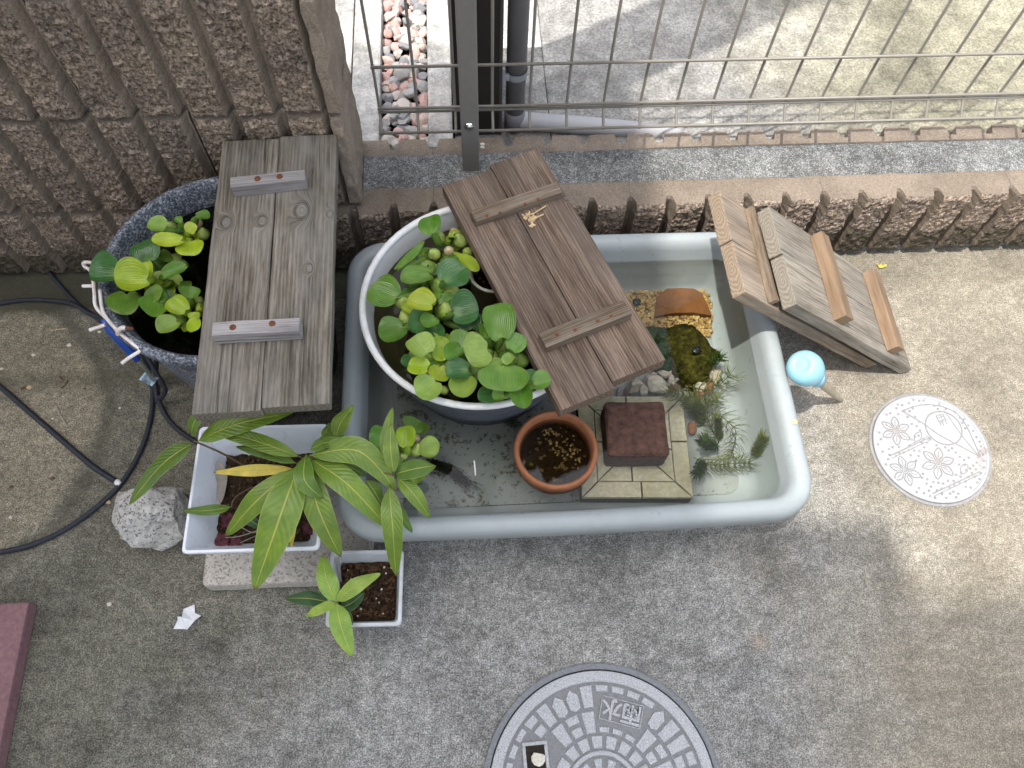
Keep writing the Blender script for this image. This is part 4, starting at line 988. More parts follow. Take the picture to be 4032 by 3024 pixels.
hyacinth('yellow green water hyacinth at the front left of the white tub', K5, kb, .262, (840, 1270), [(790, 1175, 690, 1060, 225, .335, 'l'), (790, 1285, 655, 1270, 165, .325, 'y'), (850, 1400, 740, 1500, 215, .325, 'l'), (885, 1290, 900, 1390, 165, .315, 'y'), (880, 1170, 900, 1065, 140, .30, 'y'), (690, 1250, 610, 1260, 120, .295, 'd'), (900, 1150, 890, 1240, 110, .305, 'y')], [(830, 1225, 46, 'l'), (830, 1372, 46, 'l'), (880, 1280, 34, 'l'), (800, 1320, 36, 'c')], G1, 4)
hyacinth('water hyacinth at the front of the white tub with one very dark leaf', K5, kb, .262, (1080, 1280), [(1085, 1305, 925, 1310, 165, .325, 'd'), (1035, 1150, 930, 1225, 135, .325, 'g'), (1040, 1140, 1045, 1012, 185, .315, 'g'), (1070, 1375, 1040, 1510, 190, .32, 'l')], [(920, 1450, 30, 'l'), (1160, 1310, 62, 'g'), (1030, 1150, 25, 'l')], G1, 5)
hyacinth('water hyacinth with a large dewy pale leaf in the right of the white tub', K5, kb, .262, (1280, 1180), [(1225, 1165, 1070, 1195, 260, .345, 'l'), (1335, 1055, 1300, 820, 225, .345, 'g'), (1220, 1060, 1210, 965, 88, .34, 'g')], [(1335, 1130, 52, 'l'), (1262, 1210, 48, 'l')], G1, 6)
hyacinth('water hyacinth with the broadest leaf pressed against the lid at lower right', K5, kb, .262, (1400, 1230), [(1415, 1150, 1480, 1050, 150, .335, 'g'), (1345, 1285, 1355, 1465, 320, .345, 'g'), (1400, 1195, 1360, 1260, 90, .345, 'l'), (1330, 1230, 1290, 1290, 110, .33, 'l')], [(1395, 1190, 34, 'l'), (1480, 1235, 55, 'g')], G1, 7)
hyacinth('small water hyacinth spilling over the front rim beside the lid corner', K5, kb, .268, (1440, 1440), [(1290, 1480, 1180, 1530, 150, .325, 'd'), (1345, 1490, 1268, 1500, 92, .335, 'g'), (1455, 1440, 1500, 1595, 150, .335, 'g'), (1580, 1400, 1690, 1365, 150, .335, 'g'), (1500, 1380, 1580, 1310, 90, .315, 'd')], [(1530, 1420, 48, 'l'), (1490, 1460, 30, 'y')], G1, 8)
G2 = 'water hyacinths in the speckled tub'; ka = .4219*1.31/3100*.97
hyacinth('water hyacinth with a red blotched yellow leaf at the back of the speckled tub', KR, ka, .338, (1000, 150), [(820, 115, 690, 60, 215, .40, 'l'), (965, 235, 715, 240, 150, .405, 'y'), (1130, 10, 1255, 15, 130, .40, 'g'), (1060, 245, 1075, 365, 240, .395, 'y'), (1060, 150, 1085, 60, 110, .405, 'y'), (970, 60, 940, 10, 80, .38, 'g')], [(885, 110, 58, 'l'), (1120, 70, 58, 'c'), (1190, 170, 55, 'l'), (1050, 240, 48, 'l'), (1070, 170, 45, 'y')], G2, 11)
hyacinth('water hyacinth with a dark leaf lying over the left rim of the speckled tub', KR, ka, .338, (760, 560), [(375, 540, 145, 520, 300, .405, 'd'), (645, 600, 375, 600, 300, .41, 'y'), (650, 590, 630, 450, 190, .40, 'y'), (670, 415, 640, 225, 285, .395, 'd'), (825, 560, 1040, 480, 145, .39, 'g'), (800, 330, 870, 430, 105, .375, 'x')], [(785, 580, 66, 'l'), (930, 400, 50, 'l')], G2, 12)
hyacinth('water hyacinth with a spotted leaf at the lower left of the speckled tub', KR, ka, .338, (640, 760), [(470, 745, 430, 910, 280, .39, 'x'), (740, 790, 720, 668, 205, .385, 'l'), (780, 800, 740, 945, 245, .38, 'g'), (800, 800, 860, 740, 110, .385, 'x')], [(530, 745, 45, 'l'), (690, 740, 40, 'g')], G2, 13)
hyacinth('pale water hyacinth at the lid edge in the front of the speckled tub', KR, ka, .338, (1040, 900), [(1010, 880, 855, 790, 195, .40, 'y'), (1070, 760, 1085, 665, 185, .39, 'g'), (930, 1000, 770, 1080, 215, .395, 'l'), (1100, 960, 1100, 1090, 135, .395, 'y'), (1110, 960, 1110, 895, 110, .395, 'y')], [(965, 980, 58, 'l'), (1090, 810, 36, 'l'), (1150, 790, 38, 'l'), (1155, 860, 40, 'y'), (1030, 890, 42, 'y')], G2, 14)
kt = .3316*1.38/3100*1.04
th_ = hyacinth('single water hyacinth with trailing dark roots in the front left of the tray', KT, kt, .153, (620, 600), [(345, 400, 160, 400, 260, .185, 'g'), (610, 455, 590, 228, 215, .205, 'y'), (700, 290, 760, 165, 300, .175, 'x'), (790, 490, 990, 500, 265, .19, 'l'), (385, 650, 265, 600, 190, .18, 'l'), (690, 800, 700, 940, 300, .175, 'l')], [(725, 515, 68, 'l'), (600, 500, 48, 'l'), (720, 380, 42, 'c'), (575, 590, 42, 'l')], None, 21)
rn = random.Random(9); V, F = [], []
for k in range(150):
    a = KT(900+rn.uniform(-60, 60), 680+rn.uniform(-60, 60), .14); u = rn.random()
    b = KT(1050+rn.uniform(-110, 60)+u*120, 700+rn.uniform(-40, 60)+u*60, .10); c = KT(1150+rn.uniform(-160, 60)+u*330, 720+rn.uniform(-40, 60)+u*260, .075)
    v, f = tube(spline([a, b, c], 4), .00035, 3); o_ = len(V); V += v; F += [[x+o_ for x in y] for y in f]
tag(obj('roots', (V, F), 'root_dark', th_), kind='stuff')

# ---------------------------------------------------------------- planters and saplings
def planter(name, label, c4, zr, z0, taper, sd, mat, soil, lip=.006, zsoil=None):
    q = [G(*[a*1.8228 for a in p], zr) for p in c4]; cen = (q[0]+q[1]+q[2]+q[3])/4
    d = (q[1]+q[2]-q[0]-q[3])/2; e = (q[0]+q[1]-q[2]-q[3])/2; ang = math.atan2(d.y, d.x); LX, LY = d.length, e.length
    t = thing(name, label, 'planter', (cen.x, cen.y, z0), 'white planters', (0, 0, ang)); h = zr-z0
    def ring(hx, hy, z, r): return [(x, y, z) for x, y in rrect(-hx, hx, -hy, hy, r, 4)]
    spec = [(LX/2-taper*1.6, LY/2-taper*1.6, 0, .006), (LX/2-.004, LY/2-.004, h-.012, .008), (LX/2-.001, LY/2-.001, h-.011, .008), (LX/2, LY/2, h-.002, .008), (LX/2-.001, LY/2-.001, h, .008), (LX/2-lip+.001, LY/2-lip+.001, h, .006), (LX/2-lip, LY/2-lip, h-.002, .006), (LX/2-lip-taper*1.1, LY/2-lip-taper*1.1, .012, .005)]
    V, F = [], []; n = 0
    for s_ in spec: r_ = ring(*s_); n = len(r_); V += r_
    for j in range(len(spec)-1):
        for i in range(n): F.append([j*n+i, j*n+(i+1) % n, (j+1)*n+(i+1) % n, (j+1)*n+i])
    link('pot_body', mesh('pot_body', V, F), mat, t)
    zs = h-sd; sx, sy = LX/2-lip-taper*sd/h*1.15-.001, LY/2-lip-taper*sd/h*1.15-.001
    v, f = soilgrid((0, 0), sx, sy, zs, .006, 44, False, len(name)+LX*100); o = link('soil', mesh('soil', v, f, True), soil, t)
    return t, zs, sx, sy
pl1, zs, sx, sy = planter('planter', 'large square white plastic planter holding the leafy sapling', [(424, 925), (703, 912), (695, 1190), (398, 1192)], .205, .056, .045, .066, 'white_plastic', 'soil')
rn = random.Random(4); tag(link('soil_crumbs', mesh('soil_crumbs', *grains([(rn.uniform(-sx, sx)*.96, rn.uniform(-sy, sy)*.96, zs+.003) for _ in range(420)], .0012, .0036, 33)), 'soil_crumb', pl1), kind='stuff')
pl2, zs2, sx2, sy2 = planter('planter', 'small square grey white planter holding the seedling on the concrete', [(710, 1190), (868, 1186), (872, 1352), (706, 1355)], .115, .0, .02, .034, 'planter_grey', 'soil_pellet', .007)
tag(link('soil_pellets', mesh('soil_pellets', *grains([(rn.uniform(-sx2, sx2)*.94, rn.uniform(-sy2, sy2)*.94, zs2+.003) for _ in range(620)], .0018, .0042, 37)), 'pellet_grain', pl2), kind='stuff')
tag(link('white_grit', mesh('white_grit', *grains([(rn.uniform(-sx2, sx2)*.9, rn.uniform(-sy2, sy2)*.9, zs2+.006) for _ in range(14)], .0012, .0026, 39)), 'pale_chip', pl2), kind='stuff')

GR = {'a': (.135, .225, .028), 'b': (.085, .165, .022), 'k': (.035, .10, .03), 'p': (.24, .36, .06), 'Y': (.66, .54, .10), 's': (.20, .33, .05)}
def lleaf(par, pts, wd, hue, seed, pet=.08, fold=.35, K=None, wave=1.0):
    rn = random.Random(seed); pth = spline(pts, 9); n = len(pth); m_ = 6; V, F, UV = [], [], []
    tl_ = rn.uniform(-.25, .25)
    for i, p in enumerate(pth):
        t = i/(n-1); tg = (pth[min(i+1, n-1)]-pth[max(i-1, 0)]).normalized(); s = Vector((-tg.y, tg.x, 0))
        s = s.normalized() if s.length > 1e-5 else Vector((1, 0, 0)); up = tg.cross(s)
        if up.z < 0: up = -up
        s = (s+up*tl_).normalized(); up = tg.cross(s); up = -up if up.z < 0 else up
        if t < pet: hw = wd*.03
        else: q = (t-pet)/(1-pet); hw = wd*.5*(math.sin(math.pi*q**.85)**.82)*(1-.25*q)*1.12+wd*.012
        for k in range(m_+1):
            u = -1+2*k/m_; h = fold*abs(u)*hw*.6 - abs(u)**2*hw*.18 + wave*.0016*math.sin(t*13+seed+u*1.5)*abs(u)
            V.append(p+s*u*hw+up*h); UV.append((k/m_, t))
    for i in range(n-1):
        for k in range(m_): a = i*(m_+1)+k; F.append([a, a+1, a+m_+2, a+m_+1])
    o = obj('leaf', (V, F), 'long_leaf', par, True, UV); hc = GR[hue]; j = rn.uniform(.9, 1.12); setcol(o, (hc[0]*j, hc[1]*j, hc[2]*j)); return o
k7 = .6931*1.27/3100*.90
def L7(par, base, mid, tip, zs_, w, hue, seed, **kw):
    return lleaf(par, [K7(*base, zs_[0]), K7(*mid, zs_[1]), K7(*tip, zs_[2])], w*k7, hue, seed, **kw)
sap = thing('sapling', 'sapling with long lance shaped green and yellow leaves in the large white planter', 'sapling', K7(1000, 620, .14))
root = K7(960, 640, .145); N2 = K7(1075, 440, .30); N1 = K7(450, 340, .27); N3 = K7(1590, 535, .31); N4 = K7(665, 715, .19)
for nm, pts, r0, r1, mt in (('stem', [root, K7(1010, 560, .22), K7(1035, 490, .27), N2], .0026, .0018, 'stem_brown'), ('branch', [K7(900, 560, .15), K7(740, 480, .20), K7(600, 405, .245), N1], .0022, .0016, 'stem_brown'), ('branch', [N2, K7(1250, 430, .30), K7(1450, 500, .31), N3], .0018, .0014, 'stem_brown'), ('branch', [K7(900, 610, .15), K7(790, 605, .17), K7(690, 660, .185), N4], .0016, .0013, 'stem_brown')):
    pp = spline(pts, 6); obj(nm, tube(pp, [r0+(r1-r0)*i/(len(pp)-1) for i in range(len(pp))], 7), mt, sap, True)
for i, (b, m_, t_, z, w_, hue) in enumerate([
    ((440, 315), (447, 250), (492, 166), (.275, .30, .31), 95, 'b'), ((470, 345), (690, 245), (1018, 178), (.27, .30, .30), 150, 'a'),
    ((457, 345), (275, 470), (80, 705), (.27, .265, .23), 150, 'b'), ((1065, 435), (790, 335), (545, 278), (.30, .30, .275), 105, 'a'),
    ((1040, 470), (850, 405), (690, 372), (.285, .275, .26), 80, 'b'), ((1025, 500), (800, 508), (565, 520), (.26, .255, .25), 78, 'Y'),
    ((1030, 490), (800, 690), (635, 880), (.29, .285, .23), 140, 'a'), ((1050, 470), (935, 790), (795, 1190), (.30, .30, .235), 225, 'a'),
    ((1090, 410), (1080, 560), (1180, 665), (.31, .325, .30), 120, 'b'), ((1090, 450), (1160, 730), (1287, 1000), (.295, .29, .215), 170, 'a'),
    ((1105, 425), (1390, 400), (1605, 625), (.31, .335, .29), 165, 'a'), ((1110, 440), (1330, 590), (1560, 838), (.30, .315, .26), 160, 'a'),
    ((1105, 395), (1200, 350), (1305, 355), (.315, .325, .32), 90, 'b'), ((1150, 420), (1230, 335), (1370, 385), (.30, .305, .30), 120, 'b'),
    ((1120, 440), (1290, 470), (1435, 540), (.29, .285, .27), 100, 'b'), ((1258, 330), (1285, 240), (1358, 138), (.30, .315, .32), 110, 'a'),
    ((1215, 335), (1205, 290), (1230, 240), (.295, .30, .30), 62, 'b'), ((1560, 520), (1545, 330), (1582, 148), (.31, .33, .33), 75, 'a'),
    ((1590, 530), (1570, 390), (1572, 245), (.315, .34, .345), 92, 'a'), ((1592, 530), (1700, 500), (1828, 480), (.31, .32, .305), 135, 'b'),
    ((1605, 545), (1700, 640), (1795, 778), (.31, .315, .275), 100, 'a'), ((1560, 590), (1580, 820), (1600, 1110), (.30, .295, .21), 128, 'a'),
    ((1430, 560), (1480, 630), (1540, 740), (.29, .28, .25), 95, 'b'), ((1560, 660), (1630, 760), (1692, 862), (.285, .27, .24), 66, 'b'),
    ((1010, 720), (1010, 830), (1007, 955), (.20, .20, .185), 52, 'Y'), ((668, 715), (540, 735), (388, 738), (.19, .205, .215), 72, 'b'),
    ((700, 735), (770, 790), (850, 840), (.185, .18, .165), 70, 'k'), ((1150, 470), (1110, 560), (1130, 650), (.275, .26, .24), 100, 'b')]):
    L7(sap, b, m_, t_, z, w_, hue, 60+i)
dl = thing('dead_leaf', 'curled grey dead leaf against the left wall of the large planter', 'dead leaf', K7(600, 560, .145))
lf = lleaf(dl, [K7(590, 440, .175), K7(610, 560, .155), K7(600, 700, .150)], 75*k7, 'b', 99); lf.data.materials.clear(); lf.data.materials.append(M['dead_leaf']); lf.name = 'blade'
for i, (x, y) in enumerate(((650, 800), (615, 910), (690, 935), (975, 915), (1110, 840))):
    c = K7(x, y, .152); t = thing('red_clover', 'small dark red creeping clover at ' + ['the left of', 'the lower left corner of', 'the front left of', 'the front middle of', 'the right side of'][i] + ' the large planter', 'clover', c, 'red clover in the planter')
    for k in range(5):
        a = k*1.257+i; cc = c+Vector((math.cos(a)*.008, math.sin(a)*.008, .004)); n = 9
        V = [cc]+[cc+Vector((math.cos(a+6.283*j/n)*.006*(1-.25*math.cos(6.283*j/n)), math.sin(a+6.283*j/n)*.006, .0018*math.cos(12.56*j/n))) for j in range(n)]
        obj('leaf', (V, [[0, 1+j, 1+(j+1) % n] for j in range(n)]), 'clover', t)
for i, (a, b, c_) in enumerate((((570, 890), (700, 885), (810, 850)), ((690, 930), (760, 900), (815, 875)), ((720, 830), (780, 860), (830, 855)))):
    tag(obj('dry_twig', tube(spline([K7(*a, .152), K7(*b, .158), K7(*c_, .154)], 5), .0009, 5), 'dead_leaf'), ['long pale dry twig lying on the planter soil', 'short dry twig nearest the front of the planter', 'short dry twig just under the big leaf'][i], 'twig')
see = thing('seedling', 'young seedling with broad bright leaves in the small planter', 'seedling', K7(1290, 1300, .085))
obj('stem', tube(spline([K7(1300, 1330, .082), K7(1275, 1280, .12), K7(1260, 1255, .155)], 5), .0013, 6), 'stem_green', see, True)
k7s = .6931*1.32/3100*.97
for i, (b, m_, t_, z, w_, hue) in enumerate([((1215, 1255), (1100, 1235), (968, 1235), (.13, .135, .13), 92, 'k'), ((1285, 1290), (1350, 1260), (1422, 1200), (.12, .125, .12), 85, 'k'), ((1290, 1300), (1320, 1350), (1347, 1415), (.12, .12, .11), 70, 'k'),
    ((1258, 1250), (1205, 1120), (1182, 992), (.155, .17, .165), 112, 's'), ((1265, 1250), (1370, 1165), (1512, 1095), (.155, .17, .165), 92, 'p'), ((1255, 1258), (1175, 1295), (1083, 1336), (.155, .165, .155), 66, 'p'), ((1262, 1265), (1290, 1400), (1352, 1567), (.155, .16, .14), 120, 's')]):
    lleaf(see, [K7(*b, z[0]), K7(*m_, z[1]), K7(*t_, z[2])], w_*k7s, hue, 140+i, pet=.03)
tag(obj('dry_twig', tube(spline([K7(1272, 1005, .118), K7(1275, 1080, .10), K7(1290, 1140, .085)], 5), [.0022]*6+[.0012]*5, 6), 'dead_leaf'), 'bent grey twig leaning in the small planter corner', 'twig')
# slab and rock
p0 = P(437, 1268, .05); 
bm = bmesh.new(); mm = mesh('t', *box(.30, .30, .052, .009, 3)); bm.from_mesh(mm); bpy.data.meshes.remove(mm); bmesh.ops.subdivide_edges(bm, edges=list(bm.edges), cuts=5, use_grid_fill=True)
for q in bm.verts: q.co += noise.noise_vector(q.co*30)*.002
o = link('stone_slab', mesh('stone_slab', *tomesh(bm)), 'granite_slab'); o.location = (p0.x+.15, p0.y+.15, .027); o.rotation_euler = (0, 0, R(-1)); tag(o, 'pale speckled stone slab beneath the large white planter', 'slab')
c = P(345, 1115, .03); v, f = rock(23, .070, .080, .062, 9, 5, .10, .6, .92); o = link('granite_rock', mesh('granite_rock', v, f), 'granite'); o.location = (c.x-.003, c.y-.002, .045); o.rotation_euler = (0, 0, .5); tag(o, 'angular black and white granite rock left of the large planter', 'rock')

# ---------------------------------------------------------------- hoses, rack, brush at the speckled tub
def hose(label, pts, r=.0047, tip=None):
    t = thing('hose', label, 'hose', pts[0], 'dark hoses by the speckled tub'); obj('tube', tube(spline(pts, 8), r, 10), 'hose', t, True)
    if tip: obj('tip', tube([pts[-1], pts[-1]+(Vector(pts[-1])-Vector(pts[-2])).normalized()*.012], r*1.15, 10), 'hose_tip', t, True)
    return t
h = .005
hose('straight dark hose running from the upper left edge to the speckled tub', [K4(-160, -60, .03), K4(0, 95, .02), K4(220, 330, h), K4(430, 570, h), K4(520, 640, h), K4(600, 700, h)])
hose('dark hose lying across the left edge of the picture to the tub', [K4(-200, 640, h), K4(0, 595, h), K4(160, 574, h), K4(320, 580, h), K4(440, 600, .012), K4(520, 650, .015), K4(620, 690, h)])
hose('dark hose ending in a white tip near the granite rock', [KH(-160, 420, h), KH(0, 535, h), KH(180, 690, h), KH(400, 880, h), KH(600, 1050, h), KH(760, 1155, h)], .0056, True)
hose('long dark hose curving round the lower left to the edge of the picture', [KH(915, 290, .10), KH(960, 400, .05), KH(990, 500, .012), KH(995, 640, h), KH(970, 800, h), KH(900, 990, h), KH(780, 1180, h), KH(620, 1330, h), KH(420, 1470, h), KH(200, 1570, h), KH(0, 1615, h), KH(-200, 1640, h)], .0050)
hose('kinked dark hose passing behind the large planter', [KH(940, 300, .12), KH(1000, 410, .09), KH(1060, 510, .06), KH(1078, 560, .045), KH(1060, 600, .03), KH(1035, 610, .022), KH(1050, 660, .012), KH(1100, 750, h), KH(1180, 830, h), KH(1290, 900, h)], .0050)
hose('short dark hose dropping behind the front of the speckled tub', [KH(1022, 340, .10), KH(1018, 450, .04), KH(1015, 530, .012), KH(1030, 640, h)], .0050)
rk = thing('wire_rack', 'rusty white coated wire rack hooked on the rim of the speckled tub', 'wire rack', KR(200, 860, .37))
zr = .392
def RW(name, pts, mat='wire_white', r=.0030): return obj(name, tube(spline(pts, 5), r, 8), mat, rk, True)
RW('rail', [KR(75, 470, zr), KR(140, 520, zr-.004), KR(158, 600, zr-.01), KR(170, 720, zr-.012), KR(185, 850, zr-.010), KR(290, 965, zr-.006), KR(385, 1072, zr-.004), KR(500, 1172, zr-.008), KR(590, 1238, zr-.012)])
RW('inner_rail', [KR(222, 690, zr-.005), KR(232, 800, zr-.003), KR(255, 905, zr), KR(320, 1000, zr), KR(390, 1070, zr)])
RW('prong', [KR(165, 655, zr-.012), KR(110, 655, zr-.014), KR(62, 655, zr-.016)]); RW('prong', [KR(270, 1018, zr-.015), KR(195, 1043, zr-.018), KR(125, 1066, zr-.020)]); RW('prong', [KR(593, 1238, zr-.012), KR(585, 1268, zr-.015), KR(500, 1320, zr-.018), KR(425, 1375, zr-.022)])
RW('hook', [KR(75, 468, zr), KR(68, 442, zr+.006), KR(100, 432, zr+.012), KR(150, 440, zr+.014)]); RW('rusty_tip', [KR(150, 440, zr+.014), KR(170, 462, zr+.014), KR(205, 468, zr+.014), KR(240, 482, zr+.012)], 'wire_white', .0036)
RW('hook', [KR(390, 1105, zr-.004), KR(392, 1070, zr+.004), KR(430, 1045, zr+.009), KR(460, 1048, zr+.009)], 'wire_white', .0038); RW('rusty_tip', [KR(455, 1046, zr+.009), KR(490, 1050, zr+.007), KR(527, 1053, zr+.003)], 'rust', .0028)
br = thing('brush', 'blue handled brush with pale bristles hanging at the speckled tub', 'brush', KR(560, 1330, .22))
obj('handle', tube([KR(255, 960, .335), KR(300, 1030, .325), KR(420, 1160, .295), KR(530, 1290, .262), KR(575, 1345, .25)], [.006, .0085, .0095, .0085, .006], 12), 'brush_blue', br, True)
obj('neck', tube([KR(565, 1335, .25), KR(640, 1420, .22), KR(730, 1530, .18)], [.0052, .004, .005], 10), 'brush_clear', br, True)
V, F = [], []
for i in range(9):
    a = KR(650+i*9, 1500-i*2, .185-i*.001); b = KR(628+i*9, 1482+0*i, .178); c = KR(660+i*7, 1560-i*4, .178); v, f = tube([KR(700+i*3, 1490+i*6, .19), a+(c-a)*(.2+.08*i)], .0016, 5); V, F = joinvf((V, F), (v, f)) if V else (v, f)
o0 = KR(675, 1520, .18); e = (KR(720, 1540, .18)-KR(640, 1500, .18)).normalized(); n_ = Vector((-e.y, e.x, 0))
bris = []
for i in range(8):
    for j in range(3):
        s_ = o0+e*(j-1)*.005+n_*(i-3.5)*.0024
        bris.append(tube([s_+e*.010, s_-e*.009], .0011, 5))
obj('bristles', joinvf(*bris), 'bristle', br)

# ---------------------------------------------------------------- baster
tip = Vector((.766, .643, .004)); hd = Vector((.606, .620, .214)); ax = (hd-tip).normalized()
ba = thing('baster', 'pale blue rubber bulb baster leaning against the right rim of the tray', 'baster', tip)
def along(prof, seg=32):
    a = ax.orthogonal().normalized(); b = ax.cross(a); V, F = [], []; n = len(prof)
    for (d, r) in prof:
        for k in range(seg): q = 6.283185*k/seg; V.append(tip+ax*d+(a*math.cos(q)+b*math.sin(q))*r)
    for i in range(n-1):
        for k in range(seg): F.append([i*seg+k, i*seg+(k+1) % seg, (i+1)*seg+(k+1) % seg, (i+1)*seg+k])
    return V, F
LB = (hd-tip).length
obj('tube', along([(0, .001), (.001, .003), (.03, .0055), (.10, .0085), (LB-.075, .0105)]), 'baster_tube', ba, True)
obj('bulb', along([(LB-.082, .011), (LB-.08, .0165), (LB-.062, .0175), (LB-.058, .0155), (LB-.052, .0165), (LB-.040, .0225), (LB-.022, .0295), (LB-.004, .0325), (LB+.012, .0315), (LB+.022, .0275), (LB+.0275, .021), (LB+.0285, .0165), (LB+.027, .0145), (LB+.0262, .010), (LB+.027, .006), (LB+.0272, .0001)]), 'bulb_blue', ba, True)

# ---------------------------------------------------------------- inspection covers
mc = Vector((.187, -.053, 0)); R0 = .2046
mh = thing('manhole_cover', 'large round cast iron rainwater manhole cover at the bottom edge', 'manhole cover', mc)
def sect(c, r0, r1, a0, a1, z0, z1, n=None, ch=.0012):
    n = n or max(2, int(abs(a1-a0)/R(4))+1); A = [a0+(a1-a0)*i/n for i in range(n+1)]
    o_ = [(r1, a) for a in A]+[(r0, a) for a in reversed(A)]
    def pt(r, a, z): return (c.x+r*math.cos(a), c.y+r*math.sin(a), z)
    rc = (r0+r1)/2; ac = (a0+a1)/2; V = [pt(r, a, z0) for r, a in o_]
    for r, a in o_:
        V.append(pt(r+(ch if r < rc else -ch), a+(ch/r if a < ac else -ch/r), z1))
    m_ = len(o_); F = [[i, (i+1) % m_, m_+(i+1) % m_, m_+i] for i in range(m_)]
    F += [[m_+i, m_+i+1, m_+m_-2-i, m_+m_-1-i] for i in range(n)]
    return V, F
def ringvf(c, r0, r1, z0, z1, n=96, ch=.001):
    return lathe([(r1, z0), (r1, z1-ch), (r1-ch, z1), (r0+ch, z1), (r0, z1-ch), (r0, z0)], (c.x, c.y, 0), n)
obj('outer_frame', ringvf(mc, R0-.0105, R0, .0, .006), 'iron_frame', mh)
obj('cover_plate', lathe([(R0-.0125, .0), (R0-.0125, .004), (0, .0041)], (mc.x, mc.y, .0), 96), 'iron_recess', mh)
obj('gap_seal', lathe([(R0-.0104, .0015), (R0-.0126, .0015)], (mc.x, mc.y, 0), 96), 'dark_earth', mh)
obj('edge_band', ringvf(mc, R0-.0315, R0-.0128, .004, .0072), 'cast_iron', mh)
# lettering plate place and key hole keep the pads clear
pcx = K8(1187, 562); hole = K8(570, 895)
def polar(p): d = p-mc; return d.length, math.atan2(d.y, d.x)
rp, apl = polar(pcx); rh, ah = polar(hole)
def clear(r0, r1, a0, a1):
    for (r, a, dr, da) in ((rp, apl, .0205, .034), (rh, ah, .027, .022)):
        am = (a0+a1)/2; d = (am-a+math.pi) % (2*math.pi)-math.pi
        if abs((r0+r1)/2-r) < dr+(r1-r0)/2-.003 and abs(d)*r < da+(a1-a0)*r/2-.002: return False
    return True
for (r0, r1, n, off) in ((.1310, .1685, 36, 0), (.0905, .1265, 26, .5), (.0655, .0865, 20, .6)):
    for k in range(n):
        a0 = 2*math.pi*(k+off)/n; a1 = a0+2*math.pi/n; gp = .0052/((r0+r1)/2)
        q = ((a0+.26) % (math.pi/3))/(math.pi/3)
        if not clear(r0, r1, a0, a1):
            # short pads outside the lettering plate and the key hole
            for rr0, rr1 in ((r0, r0+.010), (r1-.012, r1)):
                if clear(rr0, rr1, a0, a1): obj('raised_pad', sect(mc, rr0, rr1, a0+gp/2, a1-gp/2, .004, .0070), 'cast_iron', mh)
            continue
        if r0 > .12 and (q < .17 or q > .83):               # chevron arms: pointed pads
            am = (a0+a1)/2; pl = [(r0+.004, a0+gp/2), (r1-.012, a0+gp/2), (r1-.001, am), (r1-.012, a1-gp/2), (r0+.004, a1-gp/2), (r0-.001, am)]
            pl = [(mc.x+r_*math.cos(a_), mc.y+r_*math.sin(a_)) for r_, a_ in pl]; obj('raised_pad', prism(pl, .004, .0070), 'cast_iron', mh)
        elif k % 3 == 1 and r0 > .08:
            rm = r0+(r1-r0)*.52
            for rr0, rr1 in ((r0, rm-.0025), (rm+.0025, r1)): obj('raised_pad', sect(mc, rr0, rr1, a0+gp/2, a1-gp/2, .004, .0070), 'cast_iron', mh)
        else: obj('raised_pad', sect(mc, r0, r1, a0+gp/2, a1-gp/2, .004, .0070), 'cast_iron', mh)
obj('inner_ring', ringvf(mc, .055, .0625, .004, .0072, 64), 'cast_iron', mh)
for k in range(12):
    a = 2*math.pi*k/12+.1; obj('raised_pad', sect(mc, .018, .051, a-.16, a+.16, .004, .0070, 3), 'cast_iron', mh)
# plate frame and the characters, read from the far side
dn = (pcx-mc); pa = math.atan2(-(K8(1345, 520)-K8(1060, 445)).y, -(K8(1345, 520)-K8(1060, 445)).x)
pw, ph_ = (K8(1345, 520)-K8(1060, 445)).length, (K8(1060, 445)-K8(1030, 600)).length
fr = Matrix.Translation(pcx) @ Matrix.Rotation(pa, 4, 'Z')
fv = joinvf(*[xf(box(a, b, .003, .0008, 1, (x, y, .0056)), fr) for a, b, x, y in ((pw+.004, .002, 0, ph_/2+.001), (pw+.004, .002, 0, -ph_/2-.001), (.002, ph_, pw/2+.001, 0), (.002, ph_, -pw/2-.001, 0))])
obj('plate_frame', fv, 'cast_iron', mh)
def textmesh(s, size, ext):
    cu = bpy.data.curves.new('txt', 'FONT'); cu.body = s; cu.size = size; cu.extrude = ext; cu.align_x = 'CENTER'; cu.align_y = 'CENTER'; cu.resolution_u = 3; cu.offset = size*.022
    to = bpy.data.objects.new('txt', cu); COL.objects.link(to); bpy.context.view_layer.update()
    dg = bpy.context.evaluated_depsgraph_get(); me = bpy.data.meshes.new_from_object(to.evaluated_get(dg)); bpy.data.objects.remove(to)
    v = [x.co.copy() for x in me.vertices]; f = [list(p.vertices) for p in me.polygons]; bpy.data.meshes.remove(me); return v, f
for ch_, dx in (('\u96e8', -pw*.25), ('\u6c34', pw*.25)):
    v, f = textmesh(ch_, ph_*1.02, .0016)
    ys = [p.y for p in v]; xs = [p.x for p in v]; cx_, cy_ = (max(xs)+min(xs))/2, (max(ys)+min(ys))/2
    v = [fr @ Vector((p.x-cx_+dx, p.y-cy_, p.z+.0054)) for p in v]; obj('character', (v, f), 'cast_iron', mh)
